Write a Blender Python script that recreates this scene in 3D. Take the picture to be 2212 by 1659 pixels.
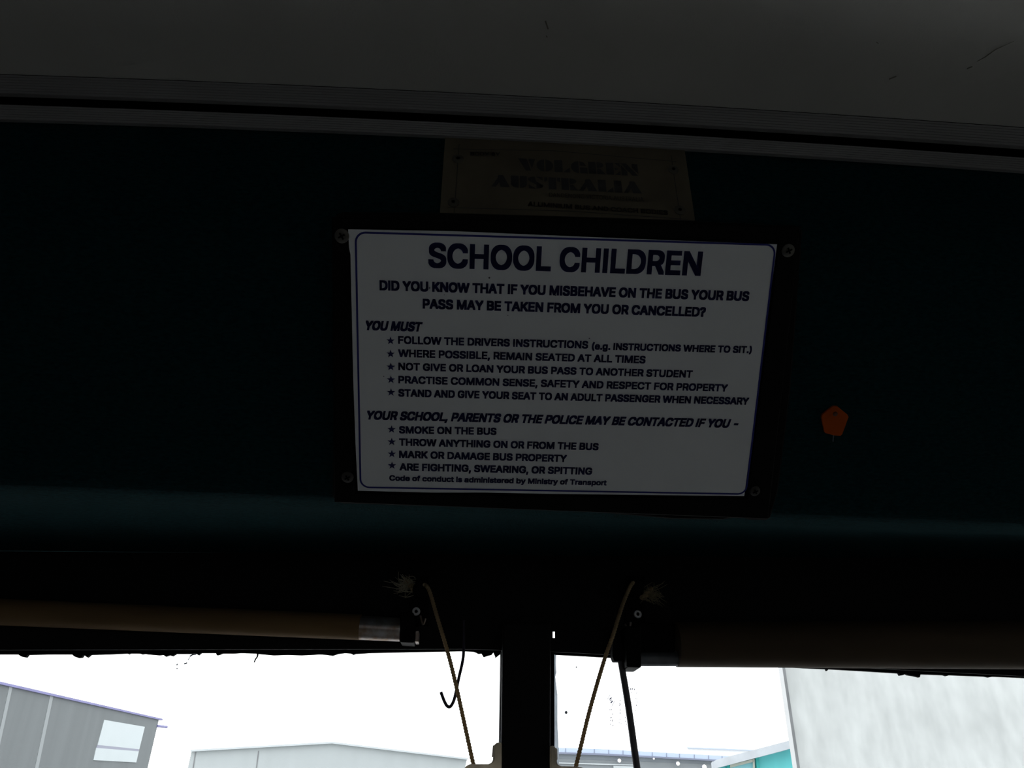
import bpy, bmesh, math, random
from mathutils import Vector, Matrix
from mathutils.geometry import delaunay_2d_cdt

random.seed(7)
scene = bpy.context.scene
for o in list(bpy.data.objects):
    bpy.data.objects.remove(o)
C = scene.collection

# ------------------------------------------------------------------ camera, sky, exposure
F_PX, CX, CY = 1600.0, 1106.0, 829.5          # focal length and centre in pixels of the 2212 x 1659 frame
CZ = 1.40                                      # camera height over the bus floor
ROT = Matrix(((0.99789, -0.0228, -0.06074), (-0.06427, -0.47479, -0.87775), (-0.00883, 0.8798, -0.47526)))
CAM = Vector((0, 0, CZ))
cam_data = bpy.data.cameras.new('camera')
cam_data.sensor_width = 36.0
cam_data.lens = F_PX / 2212.0 * 36.0
cam_data.clip_start = 0.02
cam_data.clip_end = 500
cam = bpy.data.objects.new('camera', cam_data)
C.objects.link(cam)
cam.matrix_world = Matrix.Translation(CAM) @ ROT.to_4x4()
scene.camera = cam

world = bpy.data.worlds.new('overcast_sky')
scene.world = world
world.use_nodes = True
wn = world.node_tree.nodes
wn['Background'].inputs['Color'].default_value = (0.96, 0.985, 1.0, 1)
wn['Background'].inputs['Strength'].default_value = 2.3      # even overcast sky

scene.view_settings.view_transform = 'Standard'
scene.view_settings.look = 'None'
scene.view_settings.gamma = 1.0
scene.view_settings.use_curve_mapping = False
scene.view_settings.exposure = 0.0
scene.cycles.use_denoising = True
scene.cycles.max_bounces = 10
scene.cycles.diffuse_bounces = 6
scene.cycles.transparent_max_bounces = 16
TINT_LEFT, TINT_RIGHT, TINT_REAR = 0.13, 0.42, 0.7   # daylight let through by the tinted passenger windows


# ------------------------------------------------------------------ rays through the frame -> points in the bus
def ray(px, py):
    return ROT @ Vector(((px - CX) / F_PX, -(py - CY) / F_PX, -1.0))


def at(px, py, y):                              # point on the upright plane y metres ahead of the camera
    d = ray(px, py)
    return CAM + d * (y / d.y)


def at_plane(px, py, p, n):
    d = ray(px, py)
    return CAM + d * ((p - CAM).dot(n) / d.dot(n))


# ------------------------------------------------------------------ materials
def mat(name, color, rough=0.6, metal=0.0, noise=0.0, nscale=20.0, bump=0.0, bscale=200.0, stretch=(1, 1, 1), spec=0.5,
        color2=None):
    m = bpy.data.materials.new(name)
    m.use_nodes = True
    nt = m.node_tree
    b = nt.nodes['Principled BSDF']
    b.inputs['Base Color'].default_value = (*color, 1)
    b.inputs['Roughness'].default_value = rough
    b.inputs['Metallic'].default_value = metal
    b.inputs['Specular IOR Level'].default_value = spec
    tc = nt.nodes.new('ShaderNodeTexCoord')
    mp = nt.nodes.new('ShaderNodeMapping')
    mp.inputs['Scale'].default_value = stretch
    nt.links.new(tc.outputs['Object'], mp.inputs['Vector'])
    if noise > 0:
        n = nt.nodes.new('ShaderNodeTexNoise')
        n.inputs['Scale'].default_value = nscale
        n.inputs['Detail'].default_value = 5
        nt.links.new(mp.outputs['Vector'], n.inputs['Vector'])
        r = nt.nodes.new('ShaderNodeValToRGB')
        r.color_ramp.elements[0].position = 0.3
        r.color_ramp.elements[1].position = 0.7
        c2 = color2 or tuple(c * (1 - noise) for c in color)
        r.color_ramp.elements[0].color = (*c2, 1)
        r.color_ramp.elements[1].color = (*color, 1)
        nt.links.new(n.outputs['Fac'], r.inputs['Fac'])
        nt.links.new(r.outputs['Color'], b.inputs['Base Color'])
    if bump > 0:
        n2 = nt.nodes.new('ShaderNodeTexNoise')
        n2.inputs['Scale'].default_value = bscale
        n2.inputs['Detail'].default_value = 3
        nt.links.new(mp.outputs['Vector'], n2.inputs['Vector'])
        bu = nt.nodes.new('ShaderNodeBump')
        bu.inputs['Strength'].default_value = bump
        bu.inputs['Distance'].default_value = 0.002
        nt.links.new(n2.outputs['Fac'], bu.inputs['Height'])
        nt.links.new(bu.outputs['Normal'], b.inputs['Normal'])
    return m


def glass_mat(name, tint, gloss=0.04):
    m = bpy.data.materials.new(name)
    m.use_nodes = True
    nt = m.node_tree
    nt.nodes.remove(nt.nodes['Principled BSDF'])
    t = nt.nodes.new('ShaderNodeBsdfTransparent')
    t.inputs['Color'].default_value = (*tint, 1)
    g = nt.nodes.new('ShaderNodeBsdfGlossy')
    g.inputs['Roughness'].default_value = 0.02
    fr = nt.nodes.new('ShaderNodeFresnel')
    fr.inputs['IOR'].default_value = 1.2
    mx = nt.nodes.new('ShaderNodeMixShader')
    nt.links.new(fr.outputs['Fac'], mx.inputs['Fac'])
    nt.links.new(t.outputs['BSDF'], mx.inputs[1])
    nt.links.new(g.outputs['BSDF'], mx.inputs[2])
    nt.links.new(mx.outputs['Shader'], nt.nodes['Material Output'].inputs['Surface'])
    return m


M = dict(
    ceiling=mat('off_white_ceiling_vinyl', (0.49, 0.49, 0.475), 0.7, noise=0.10, nscale=6, bump=0.15, bscale=500),
    alu=mat('ribbed_aluminium', (0.25, 0.25, 0.26), 0.55, metal=0.3, noise=0.12, nscale=30, stretch=(0.2, 1, 1)),
    carpet=mat('dark_teal_carpet', (0.0055, 0.032, 0.037), 1.0, noise=0.55, nscale=260, bump=0.8, bscale=600,
               stretch=(0.6, 1.4, 1.4), spec=0.05),
    vinyl=mat('black_vinyl', (0.010, 0.010, 0.011), 0.7, bump=0.2, bscale=300, spec=0.15),
    rubber=mat('black_rubber', (0.012, 0.011, 0.013), 0.8, bump=0.4, bscale=150, spec=0.1),
    blackplastic=mat('black_plastic', (0.004, 0.004, 0.004), 0.6, noise=0.3, nscale=40, spec=0.08),
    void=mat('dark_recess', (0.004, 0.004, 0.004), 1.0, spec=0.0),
    sheet=mat('white_printed_sheet', (0.77, 0.80, 0.84), 0.55, noise=0.04, nscale=15, spec=0.3),
    navyline=mat('blue_line_ink', (0.022, 0.027, 0.19), 0.55, spec=0.2),
    blackscrew=mat('blackened_screw', (0.03, 0.028, 0.026), 0.6, metal=0.3),
    navy=mat('navy_ink', (0.011, 0.014, 0.105), 0.55, noise=0.1, nscale=40, spec=0.3),
    plate=mat('tarnished_gold_plate', (0.125, 0.105, 0.07), 0.55, metal=0.2, noise=0.35, nscale=22),
    plateink=mat('black_plate_ink', (0.02, 0.02, 0.024), 0.6),
    rivet=mat('dull_rivet', (0.08, 0.075, 0.06), 0.5, metal=0.5),
    screw=mat('dull_screw_steel', (0.12, 0.115, 0.105), 0.5, metal=0.6, noise=0.4, nscale=90),
    washer=mat('zinc_washer', (0.75, 0.75, 0.78), 0.45, metal=0.6),
    orange=mat('orange_plastic', (0.42, 0.070, 0.002), 0.7, spec=0.1, noise=0.15, nscale=60),
    orangehole=mat('brown_pin', (0.10, 0.02, 0.004), 0.6),
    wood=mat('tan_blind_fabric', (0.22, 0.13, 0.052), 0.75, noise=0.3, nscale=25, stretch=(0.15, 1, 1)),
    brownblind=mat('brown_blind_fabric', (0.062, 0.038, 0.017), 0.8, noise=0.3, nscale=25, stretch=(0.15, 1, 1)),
    steel=mat('worn_steel', (0.55, 0.55, 0.58), 0.4, metal=0.8, noise=0.6, nscale=60, color2=(0.30, 0.20, 0.13)),
    dullsteel=mat('dull_steel', (0.20, 0.21, 0.23), 0.5, metal=0.6, noise=0.4, nscale=60),
    rope=mat('tan_rope', (0.58, 0.44, 0.26), 0.9, noise=0.3, nscale=150),
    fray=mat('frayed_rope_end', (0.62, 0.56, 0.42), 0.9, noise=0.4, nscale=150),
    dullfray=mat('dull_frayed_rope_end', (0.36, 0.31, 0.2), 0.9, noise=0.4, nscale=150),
    hook=mat('dark_wire', (0.035, 0.028, 0.05), 0.5, metal=0.3),
    rod=mat('dark_grey_rod', (0.10, 0.095, 0.11), 0.5, metal=0.2),
    cream=mat('cream_plastic', (0.72, 0.67, 0.58), 0.6, noise=0.25, nscale=50),
    glass=glass_mat('clear_windscreen_glass', (0.98, 0.985, 0.985)),
    tint_left=glass_mat('tinted_left_glass', (TINT_LEFT,) * 3),
    tint_right=glass_mat('tinted_right_glass', (TINT_RIGHT, TINT_RIGHT, TINT_RIGHT * 0.95)),
    tint_rear=glass_mat('tinted_rear_glass', (TINT_REAR,) * 3),
    pane_strip=mat('pale_pane_strip', (0.72, 0.76, 0.80), 0.6, noise=0.15, nscale=60),
    mark=mat('etched_blue_grey', (0.42, 0.43, 0.62), 0.7),
    glassgrime=mat('translucent_grime', (0.40, 0.44, 0.50), 0.9),
    speck=mat('grey_grime', (0.14, 0.15, 0.18), 0.9),
    floor=mat('grey_floor_lino', (0.34, 0.34, 0.33), 0.7, noise=0.2, nscale=8),
    wall=mat('grey_wall_laminate', (0.10, 0.10, 0.11), 0.6, noise=0.1, nscale=8),
    asphalt=mat('yard_concrete', (0.56, 0.56, 0.55), 0.9, noise=0.3, nscale=3),
    shed=mat('grey_corrugated_steel', (0.255, 0.275, 0.285), 0.6, noise=0.10, nscale=0.9, stretch=(3, 3, 0.2)),
    flash=mat('fringe_tinted_flashing', (0.22, 0.215, 0.42), 0.6, noise=0.2, nscale=3),  # grey flashing; its lilac cast is lens colour fringing painted into the base colour
    greytransom=mat('grey_transom', (0.27, 0.28, 0.35), 0.6),
    panelwhite=mat('white_window_panel', (0.50, 0.55, 0.57), 0.5, noise=0.04, nscale=2),
    gable=mat('pale_grey_cladding', (0.42, 0.455, 0.465), 0.7, noise=0.06, nscale=0.6, stretch=(2, 2, 0.4)),
    concrete=mat('pale_concrete', (0.535, 0.56, 0.56), 0.85, noise=0.22, nscale=2.6, stretch=(1.3, 1.3, 0.55), bump=0.2, bscale=20),
    concretestrip=mat('pale_concrete_edge', (0.57, 0.58, 0.59), 0.85, noise=0.1, nscale=3),
    joint=mat('dark_joint', (0.26, 0.27, 0.28), 0.9, noise=0.4, nscale=4, stretch=(1, 1, 0.3)),
    teal=mat('teal_painted_wall', (0.17, 0.70, 0.72), 0.6, noise=0.15, nscale=1.5, stretch=(2, 2, 0.5)),
    tealdark=mat('dark_teal_post', (0.04, 0.45, 0.42), 0.6),
    fascia=mat('pale_grey_fascia', (0.64, 0.67, 0.72), 0.6, noise=0.15, nscale=4),
    paleframe=mat('cream_window_frame', (0.60, 0.60, 0.52), 0.6),
    tealglass=mat('pale_teal_pane', (0.30, 0.66, 0.74), 0.4),
    whitewall=mat('white_far_wall', (0.86, 0.87, 0.88), 0.8, noise=0.03, nscale=0.5),
    parapet=mat('pale_blue_parapet', (0.46, 0.54, 0.68), 0.7, noise=0.04, nscale=1),
    greywall=mat('mid_grey_wall', (0.26, 0.29, 0.32), 0.7, noise=0.12, nscale=0.8, stretch=(1, 1, 3)),
    greylower=mat('grey_lower_wall', (0.235, 0.258, 0.275), 0.7, noise=0.1, nscale=0.8, stretch=(1, 1, 3)),
    greydark=mat('blue_grey_eave', (0.19, 0.21, 0.29), 0.7),
    paleline=mat('pale_gutter', (0.50, 0.54, 0.56), 0.6),
)


def emit(name, color, strength):
    m = bpy.data.materials.new(name)
    m.use_nodes = True
    nt = m.node_tree
    nt.nodes.remove(nt.nodes['Principled BSDF'])
    e = nt.nodes.new('ShaderNodeEmission')
    e.inputs['Color'].default_value = (*color, 1)
    e.inputs['Strength'].default_value = strength
    nt.links.new(e.outputs['Emission'], nt.nodes['Material Output'].inputs['Surface'])
    return m


def translucent(m, amount):
    nt = m.node_tree
    b = nt.nodes['Principled BSDF']
    t = nt.nodes.new('ShaderNodeBsdfTranslucent')
    t.inputs['Color'].default_value = b.inputs['Base Color'].default_value
    src = b.inputs['Base Color'].links
    if src:
        nt.links.new(src[0].from_socket, t.inputs['Color'])
    mx = nt.nodes.new('ShaderNodeMixShader')
    mx.inputs['Fac'].default_value = amount
    nt.links.new(b.outputs['BSDF'], mx.inputs[1])
    nt.links.new(t.outputs['BSDF'], mx.inputs[2])
    nt.links.new(mx.outputs['Shader'], nt.nodes['Material Output'].inputs['Surface'])


translucent(M['cream'], 0.7)
for k in ('mark', 'glassgrime', 'rope'):
    translucent(M[k], 0.35)
translucent(M['pane_strip'], 0.85)
M['lamp'] = emit('lit_floodlamp', (1.0, 0.95, 0.85), 3.0)


# ------------------------------------------------------------------ mesh helpers (vertices are given in scene coordinates)
class MB:
    def __init__(self):
        self.v, self.f = [], []

    def add(self, vs, fs):
        k = len(self.v)
        self.v += [Vector(p) for p in vs]
        self.f += [[i + k for i in f] for f in fs]
        return self

    def box(self, a, b):
        x0, y0, z0 = a
        x1, y1, z1 = b
        vs = [(x, y, z) for x in (x0, x1) for y in (y0, y1) for z in (z0, z1)]
        return self.add(vs, [(0, 1, 3, 2), (4, 6, 7, 5), (0, 4, 5, 1), (2, 3, 7, 6), (0, 2, 6, 4), (1, 5, 7, 3)])

    def prism(self, pts, d):                    # polygon pushed along the vector d
        n = len(pts)
        d = Vector(d)
        vs = [Vector(p) for p in pts] + [Vector(p) + d for p in pts]
        fs = [list(range(n)), list(range(2 * n - 1, n - 1, -1))]
        fs += [(i, i + n, (i + 1) % n + n, (i + 1) % n) for i in range(n)]
        return self.add(vs, fs)

    def grid(self, rows, close=False):
        w = len(rows[0])
        vs = [p for r in rows for p in r]
        fs = []
        for i in range(len(rows) - 1):
            for j in range(w if close else w - 1):
                j2 = (j + 1) % w
                fs.append((i * w + j, i * w + j2, (i + 1) * w + j2, (i + 1) * w + j))
        return self.add(vs, fs)

    def tube(self, path, rad, seg=12, twist=0.0, lobes=0, depth=0.0, caps=True):
        path = [Vector(p) for p in path]
        n = len(path)
        rows, up, s = [], Vector((0.12, 1, 0.31)).normalized(), 0.0
        for i, p in enumerate(path):
            t = (path[min(i + 1, n - 1)] - path[max(i - 1, 0)]).normalized()
            a = (up - t * up.dot(t)).normalized()
            up = a
            b = t.cross(a)
            r = rad[i] if isinstance(rad, (list, tuple)) else rad
            if i:
                s += (p - path[i - 1]).length
            row = []
            for k in range(seg):
                th = 2 * math.pi * k / seg
                rr = r * (1 + depth * math.cos(lobes * th - twist * s)) if lobes else r
                row.append(p + a * (rr * math.cos(th)) + b * (rr * math.sin(th)))
            rows.append(row)
        k0 = len(self.v)
        self.grid(rows, close=True)
        if caps:
            self.f.append([k0 + j for j in range(seg)][::-1])
            self.f.append([k0 + (n - 1) * seg + j for j in range(seg)])
        return self

    def disc(self, c, nrm, r, h, seg=24, dome=0.0, hole=0.0):   # flat or domed round head standing on a surface
        c, nrm = Vector(c), Vector(nrm).normalized()
        a = nrm.orthogonal().normalized()
        b = nrm.cross(a)
        prof = [(r, -0.001), (r, h * 0.6), (r * 0.88, h), (max(hole, r * 0.45), h + dome * 0.7)]
        if hole:
            prof += [(hole, h * 0.2)]
        rows = []
        for rr, hh in prof:
            rows.append([c + nrm * hh + a * (rr * math.cos(2 * math.pi * k / seg)) + b * (rr * math.sin(2 * math.pi * k / seg))
                         for k in range(seg)])
        k0 = len(self.v)
        self.grid(rows, close=True)
        self.f.append([k0 + (len(prof) - 1) * seg + j for j in range(seg)])
        self.f.append([k0 + j for j in range(seg)][::-1])
        return self

    def build(self, name, material, parent=None, smooth=False, bevel=0.0, loc=None):
        me = bpy.data.meshes.new(name)
        if parent is not None:
            off = parent.matrix_world.translation if parent.parent is None else ROOT[parent.name]
            off = Vector(off)
        elif loc is not None:
            off = Vector(loc)
        else:
            off = sum(self.v, Vector()) / len(self.v)
        me.from_pydata([v - off for v in self.v], [], self.f)
        bm = bmesh.new()
        bm.from_mesh(me)
        bmesh.ops.remove_doubles(bm, verts=bm.verts, dist=1e-6)
        bmesh.ops.recalc_face_normals(bm, faces=bm.faces)
        bm.to_mesh(me)
        bm.free()
        me.materials.append(M[material])
        if smooth:
            for p in me.polygons:
                p.use_smooth = True
        o = bpy.data.objects.new(name, me)
        C.objects.link(o)
        if parent is not None:
            o.parent = parent
            ROOT[o.name] = off
        else:
            o.location = off
            ROOT[o.name] = off
            bpy.context.view_layer.update()
        if bevel:
            bv = o.modifiers.new('bevel', 'BEVEL')
            bv.width = bevel
            bv.segments = 2
            bv.limit_method = 'ANGLE'
        if smooth:
            try:
                me.set_sharp_from_angle(angle=math.radians(40))
            except Exception:
                pass
        return o


ROOT = {}


def thing(name, label, cat, loc, group=None):
    o = bpy.data.objects.new(name, None)
    o.empty_display_size = 0.05
    C.objects.link(o)
    o.location = loc
    o['label'] = label
    o['category'] = cat
    if group:
        o['group'] = group
    ROOT[o.name] = Vector(loc)
    bpy.context.view_layer.update()
    return o


def tag(o, label, cat, group=None):
    o['label'] = label
    o['category'] = cat
    if group:
        o['group'] = group
    return o


def struct(o):
    o['kind'] = 'structure'
    return o


def spline(pts, per=10):
    pts = [Vector(p) for p in pts]
    out = []
    for i in range(len(pts) - 1):
        p0, p1, p2, p3 = pts[max(i - 1, 0)], pts[i], pts[i + 1], pts[min(i + 2, len(pts) - 1)]
        for k in range(per):
            t = k / per
            out.append(0.5 * ((2 * p1) + (p2 - p0) * t + (2 * p0 - 5 * p1 + 4 * p2 - p3) * t * t
                              + (3 * p1 - p0 - 3 * p2 + p3) * t ** 3))
    out.append(pts[-1])
    return out


def quad3(y0, y1, y2):                          # smooth edge through frame columns 0, 1106 and 2212
    def f(x):
        t = x / 1106.0
        return y0 * (t - 1) * (t - 2) / 2 - y1 * t * (t - 2) + y2 * t * (t - 1) / 2
    return f


# ------------------------------------------------------------------ the setting: bus shell
XL, XR = -1.16, 1.31                            # inner faces of the side walls
COLS = [-1500 + 100 * i for i in range(54)]     # frame columns sampled for the long trims
E0, E1 = quad3(160, 206, 275), quad3(203, 249, 318)
E2, E3 = quad3(227, 273, 342), quad3(259, 302, 371)
Y_E0, Y_E1, Y_E2, Y_PANEL = 0.5456, 0.556, 0.560, 0.565


def clampx(p):
    p = p.copy()
    p.x = min(max(p.x, XL), XR)
    return p


def edge(fn, y, dpx=0.0):
    return [clampx(at(c, fn(c) + dpx, y)) for c in COLS]


# ceiling: front edge follows the upper trim, runs back over the camera
front = edge(E0, Y_E0)
rows = [[Vector((p.x, y, p.z + 0.012 * s)) for p in front] for y, s in
        ((Y_E0, 0), (0.35, 0.15), (0.1, 0.5), (-0.4, 1), (-2, 1), (-4, 1), (-6.0, 1))]
top = [[Vector((p.x, p.y, 2.22)) for p in rows[0]], [Vector((p.x, p.y, 2.22)) for p in rows[-1]]]
mb = MB().grid(rows)
mb.grid([rows[0], top[0], top[1], rows[-1]])
ceiling = struct(mb.build('ceiling', 'ceiling', smooth=True, loc=(0.07, -2, 2.05)))
# old scuffs on the ceiling lining
def on_ceiling(px, py):
    d = ray(px, py)
    p = CAM + d * ((2.046 - CZ) / d.z)
    t = min(range(len(front)), key=lambda i: abs(front[i].x - p.x))
    s = 0.15 * (Y_E0 - p.y) / (Y_E0 - 0.35) if p.y > 0.35 else 0.15 + 0.35 * (0.35 - p.y) / 0.25
    zc = front[t].z + 0.012 * s
    return CAM + d * ((zc - CZ) / d.z) - Vector((0, 0, 0.0006))
for pts, w in (([(2088, 148), (2100, 143)], 0.0018), ([(2110, 132), (2128, 122), (2150, 106), (2190, 88)], 0.0012),
               ([(1920, 170), (1936, 164)], 0.0022), ([(1178, 44), (1184, 62)], 0.002), ([(1180, 76), (1182, 80)], 0.0015),
               ([(1893, 90), (1897, 93)], 0.001)):
    M.setdefault('scuff', mat('brown_scuff', (0.20, 0.19, 0.165), 0.9))
    P = [on_ceiling(*q) for q in pts]
    mb = MB()
    d = (P[-1] - P[0]).normalized()
    s = Vector((-d.y, d.x, 0)) * w * 0.5
    n = len(P)
    prof = [0.25] + [1.0] * (n - 2) + [0.25] if n > 2 else [0.7, 0.7]
    mb.prism([p + s * k for p, k in zip(P, prof)] + [p - s * k for p, k in reversed(list(zip(P, prof)))], (0, 0, -0.0002))
    mb.build('scuff', 'scuff', ceiling)


def ribbed(fa, fb, ya, yb, n, depth, back):
    rows = []
    for i in range(2 * n + 1):
        t = i / (2 * n)
        y = ya + (yb - ya) * t + (0 if i % 2 else -depth)
        rows.append([clampx(at(c, fa(c) + (fb(c) - fa(c)) * t, ya + (yb - ya) * t)) + Vector((0, (0 if i % 2 else -depth), 0))
                     for c in COLS])
    rows.append([p + Vector((0, back, 0.0)) for p in rows[-1]])
    rows.append([p + Vector((0, back, 0.0)) for p in rows[0]])
    rows.append(rows[0])
    return MB().grid(rows)


struct(ribbed(lambda c: E0(c) + 2.5, E1, Y_E0 + 0.0005, Y_E1, 7, 0.0007, 0.004).build('trim_1', 'alu'))
struct(ribbed(E2, E3, Y_E2, Y_E2 + 0.001, 6, 0.0007, 0.0035).build('trim_2', 'alu'))
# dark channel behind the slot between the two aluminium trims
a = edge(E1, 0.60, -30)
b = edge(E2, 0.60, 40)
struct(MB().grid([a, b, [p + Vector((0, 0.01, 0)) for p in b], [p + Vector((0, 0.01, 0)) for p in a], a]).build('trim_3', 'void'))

# carpeted front panel: upright at the top, leaning over, then turning under towards the windscreen
prof = [(0.585, None), (Y_PANEL, None), (Y_PANEL, 0.535), (Y_PANEL, 0.515), (0.5665, 0.500), (0.571, 0.488), (0.580, 0.476),
        (0.60, 0.456), (0.65, 0.4068), (0.70, 0.3576), (0.742, 0.3163), (0.757, 0.3020), (0.765, 0.2955), (0.775, 0.2935),
        (0.80, 0.2945), (0.90, 0.302), (1.00, 0.309), (1.10, 0.3158), (1.17, 0.3205), (1.17, 0.335), (0.95, 0.345), (0.80, 0.41), (0.70, 0.50), (0.62, 0.60)]
mid = [(p.x, p.z) for p in (clampx(at(c, (E2(c) + E3(c)) / 2, Y_PANEL)) for c in COLS)]
rows = []
def crease(y, x):                                # the fold under the panel runs slightly out of level
    w = max(0.0, min(1.0, (y - 0.72) / 0.03)) * max(0.0, min(1.0, (1.08 - y) / 0.25))
    return w * (0.010 + 0.024 * (x + 0.54) / 1.25)
for y, z in prof:
    if z is None or z > 0.33 or y < 0.73:
        rows.append([Vector((x, y, zt if z is None else CZ + z)) for x, zt in mid])
    else:
        rows.append([Vector((x, y + crease(y, x), CZ + z - crease(y, x) * (0.98 if y < 0.85 else 0.6))) for x, zt in mid])
rows.append(rows[0])
wall_front = struct(MB().grid(rows).build('wall_front', 'carpet', smooth=True, loc=(0.07, 0.7, 1.75)))

PN = Vector((0, -0.7014, -0.71277))             # normal of the leaning part of the panel
P45 = Vector((0, 0.65, CZ + 0.4068))
SIGN = P45 + PN * 0.013                         # plane of the printed sheet
SU = Vector((1, 0, 0))
SV = PN.cross(SU)                               # up along the sign
if SV.z < 0:
    SV = -SV


def on_sign(px, py, lift=0.0):
    return at_plane(px, py, SIGN + PN * lift, PN)


# black header beam over the windscreen, with a small gap of daylight beside the pillar
YH = 1.16                                       # the windscreen header stands this far ahead of the camera
SC = YH / 0.905
def hpoly(pts, y=YH, d=0.0025):
    return [at(px, py, y) for px, py in pts]
mb = MB()
def hb(x0, x1, ya, yb):
    mb.prism([at(x0, ya(x0), YH), at(x1, ya(x1), YH), at(x1, yb(x1), YH), at(x0, yb(x0), YH)], (0, 0.0025, 0))
htop = lambda x: 1191 + 0.006 * x
hbot = lambda x: (1404 - 0.002 * x) if x < 1140 else 1408 + (x - 1198) * 0.052
for i in range(14):
    hb(-1340 + i * 180 if i else -1340, -1340 + (i + 1) * 180, htop, hbot)
hb(1180, 1194, htop, hbot)
hb(1194, 1199, htop, lambda x: 1364)
hb(1194, 1199, lambda x: 1378, hbot)
for i in range(14):
    hb(1199 + i * 160, 1199 + (i + 1) * 160, htop, hbot)
mb.v = [clampx(v) for v in mb.v]
struct(mb.build('trim_4', 'vinyl'))

# ragged rubber seal round the top edge of the glass
YS = YH + 0.048
left = [(-1300, 1413), (-400, 1413), (0, 1413), (38, 1413), (45, 1418), (55, 1420), (60, 1414), (110, 1413), (155, 1413), (160, 1418), (168, 1421), (176, 1420),
        (180, 1414), (184, 1417), (188, 1420), (195, 1414), (235, 1413), (275, 1411), (277, 1413), (280, 1411), (300, 1411),
        (305, 1413), (312, 1412), (318, 1413), (330, 1414), (342, 1415), (352, 1414), (357, 1418), (365, 1415), (372, 1417), (380, 1412), (410, 1412), (422, 1411),
        (428, 1415), (434, 1410), (466, 1410), (468, 1415), (473, 1414), (480, 1411), (505, 1411), (520, 1410), (550, 1411),
        (556, 1412), (590, 1415), (620, 1414), (650, 1415), (672, 1414), (690, 1413), (705, 1414), (718, 1416), (730, 1412), (745, 1410), (757, 1411),
        (763, 1414), (768, 1412), (800, 1410), (850, 1409), (900, 1408), (950, 1407), (1000, 1406), (1022, 1407), (1028, 1409), (1034, 1412), (1040, 1411), (1045, 1419),
        (1054, 1416), (1062, 1414), (1066, 1409), (1071, 1408), (1076, 1412), (1070, 1421), (1080, 1413), (1130, 1412)]
right = [(1150, 1412), (1203, 1414), (1260, 1417), (1330, 1421), (1380, 1424), (1500, 1430), (1690, 1440), (1740, 1443), (1785, 1445), (1787, 1449), (1790, 1445),
         (1860, 1449), (1942, 1454), (1945, 1459), (1952, 1458), (1957, 1455), (1962, 1458), (1975, 1460), (1987, 1463), (1989, 1456),
         (2040, 1458), (2046, 1460), (2052, 1458), (2130, 1461), (2138, 1463), (2146, 1461), (2212, 1464), (2400, 1472), (3300, 1505)]
mb = MB()
for pts in (left, right):
    for (xa, ya), (xb, yb) in zip(pts[:-1], pts[1:]):
        if xb <= xa:
            continue
        up = 1340
        if xa == 1150:
            for x0, x1, y0, y1 in ((1150, 1193, up, 1413), (1193, 1200, up, 1363), (1193, 1200, 1379, 1413), (1200, 1203, up, 1414)):
                mb.prism([at(x0, y0, YS), at(x1, y0, YS), at(x1, y1, YS), at(x0, y1, YS)], (0, 0.006, 0))
            continue
        mb.prism([at(xa, up, YS), at(xb, up, YS), at(xb, yb, YS), at(xa, ya, YS)], (0, 0.006, 0))
mb.prism([at(1066, 1409, YS), at(1080, 1409, YS), at(1071, 1421, YS)], (0, 0.005, 0))
mb.v = [clampx(v) for v in mb.v]
seal = struct(mb.build('trim_5', 'rubber'))
# a hanging shred of the seal
mb = MB().tube(spline([at(557, 1408, YS), at(556, 1418, YS - .002), at(552, 1424, YS - .003), at(549, 1431, YS - .003)], 5), [0.0013 - 0.00003 * i for i in range(16)], 6)
mb.build('loose_shred', 'rubber', seal)

# centre pillar between the two panes
YP = YH + 0.012
def pil(x0a, x1a, x0b, x1b, ya, yb, y, d):
    A = [at(x0a, ya, y), at(x1a, ya, y), at(x1b, yb, y), at(x0b, yb, y)]
    lo = 0.62                                    # carried on down below the picture
    k = (A[0].z - lo) / (A[0].z - A[3].z)
    A[3] = A[0] + (A[3] - A[0]) * k
    A[2] = A[1] + (A[2] - A[1]) * k
    return MB().prism(A, (0, d, 0))
pillar = struct(pil(1086, 1190, 1082, 1189, 1345, 1659, YP - 0.03, 0.05).build('trim_6', 'vinyl', bevel=0.003))
pil(1082.5, 1088, 1078.5, 1084, 1408, 1659, YP - 0.008, 0.03).build('edge_strip', 'rubber', pillar)
pil(1188, 1197.5, 1187, 1198, 1380, 1659, YP - 0.008, 0.03).build('edge_strip', 'rubber', pillar)


# windscreen panes
def pane(name, x0, x1, material, y0, z0, y1, z1):
    d = 0.006
    return struct(MB().prism([(x0, y0, z0), (x1, y0, z0), (x1, y1, z1), (x0, y1, z1)], (0, d, 0)).build(name, material))
XP = 0.077
window_1 = pane('window_1', XL, XP, 'glass', YH + 0.060, CZ + 0.24, YH + 0.10, CZ - 0.85)
window_2 = pane('window_2', XP, XR, 'glass', YH + 0.060, CZ + 0.24, YH + 0.10, CZ - 0.85)


# pale translucent strip along the right pane beside the pillar
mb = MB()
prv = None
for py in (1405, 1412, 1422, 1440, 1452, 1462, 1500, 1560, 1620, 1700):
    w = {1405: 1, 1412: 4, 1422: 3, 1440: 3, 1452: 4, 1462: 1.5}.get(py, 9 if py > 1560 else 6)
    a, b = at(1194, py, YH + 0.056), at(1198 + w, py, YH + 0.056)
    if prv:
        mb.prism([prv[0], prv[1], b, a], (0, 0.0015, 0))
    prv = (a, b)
o = mb.build('pane_strip', 'pane_strip', window_2)
o['label'] = 'pale strip along the pane'

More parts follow.
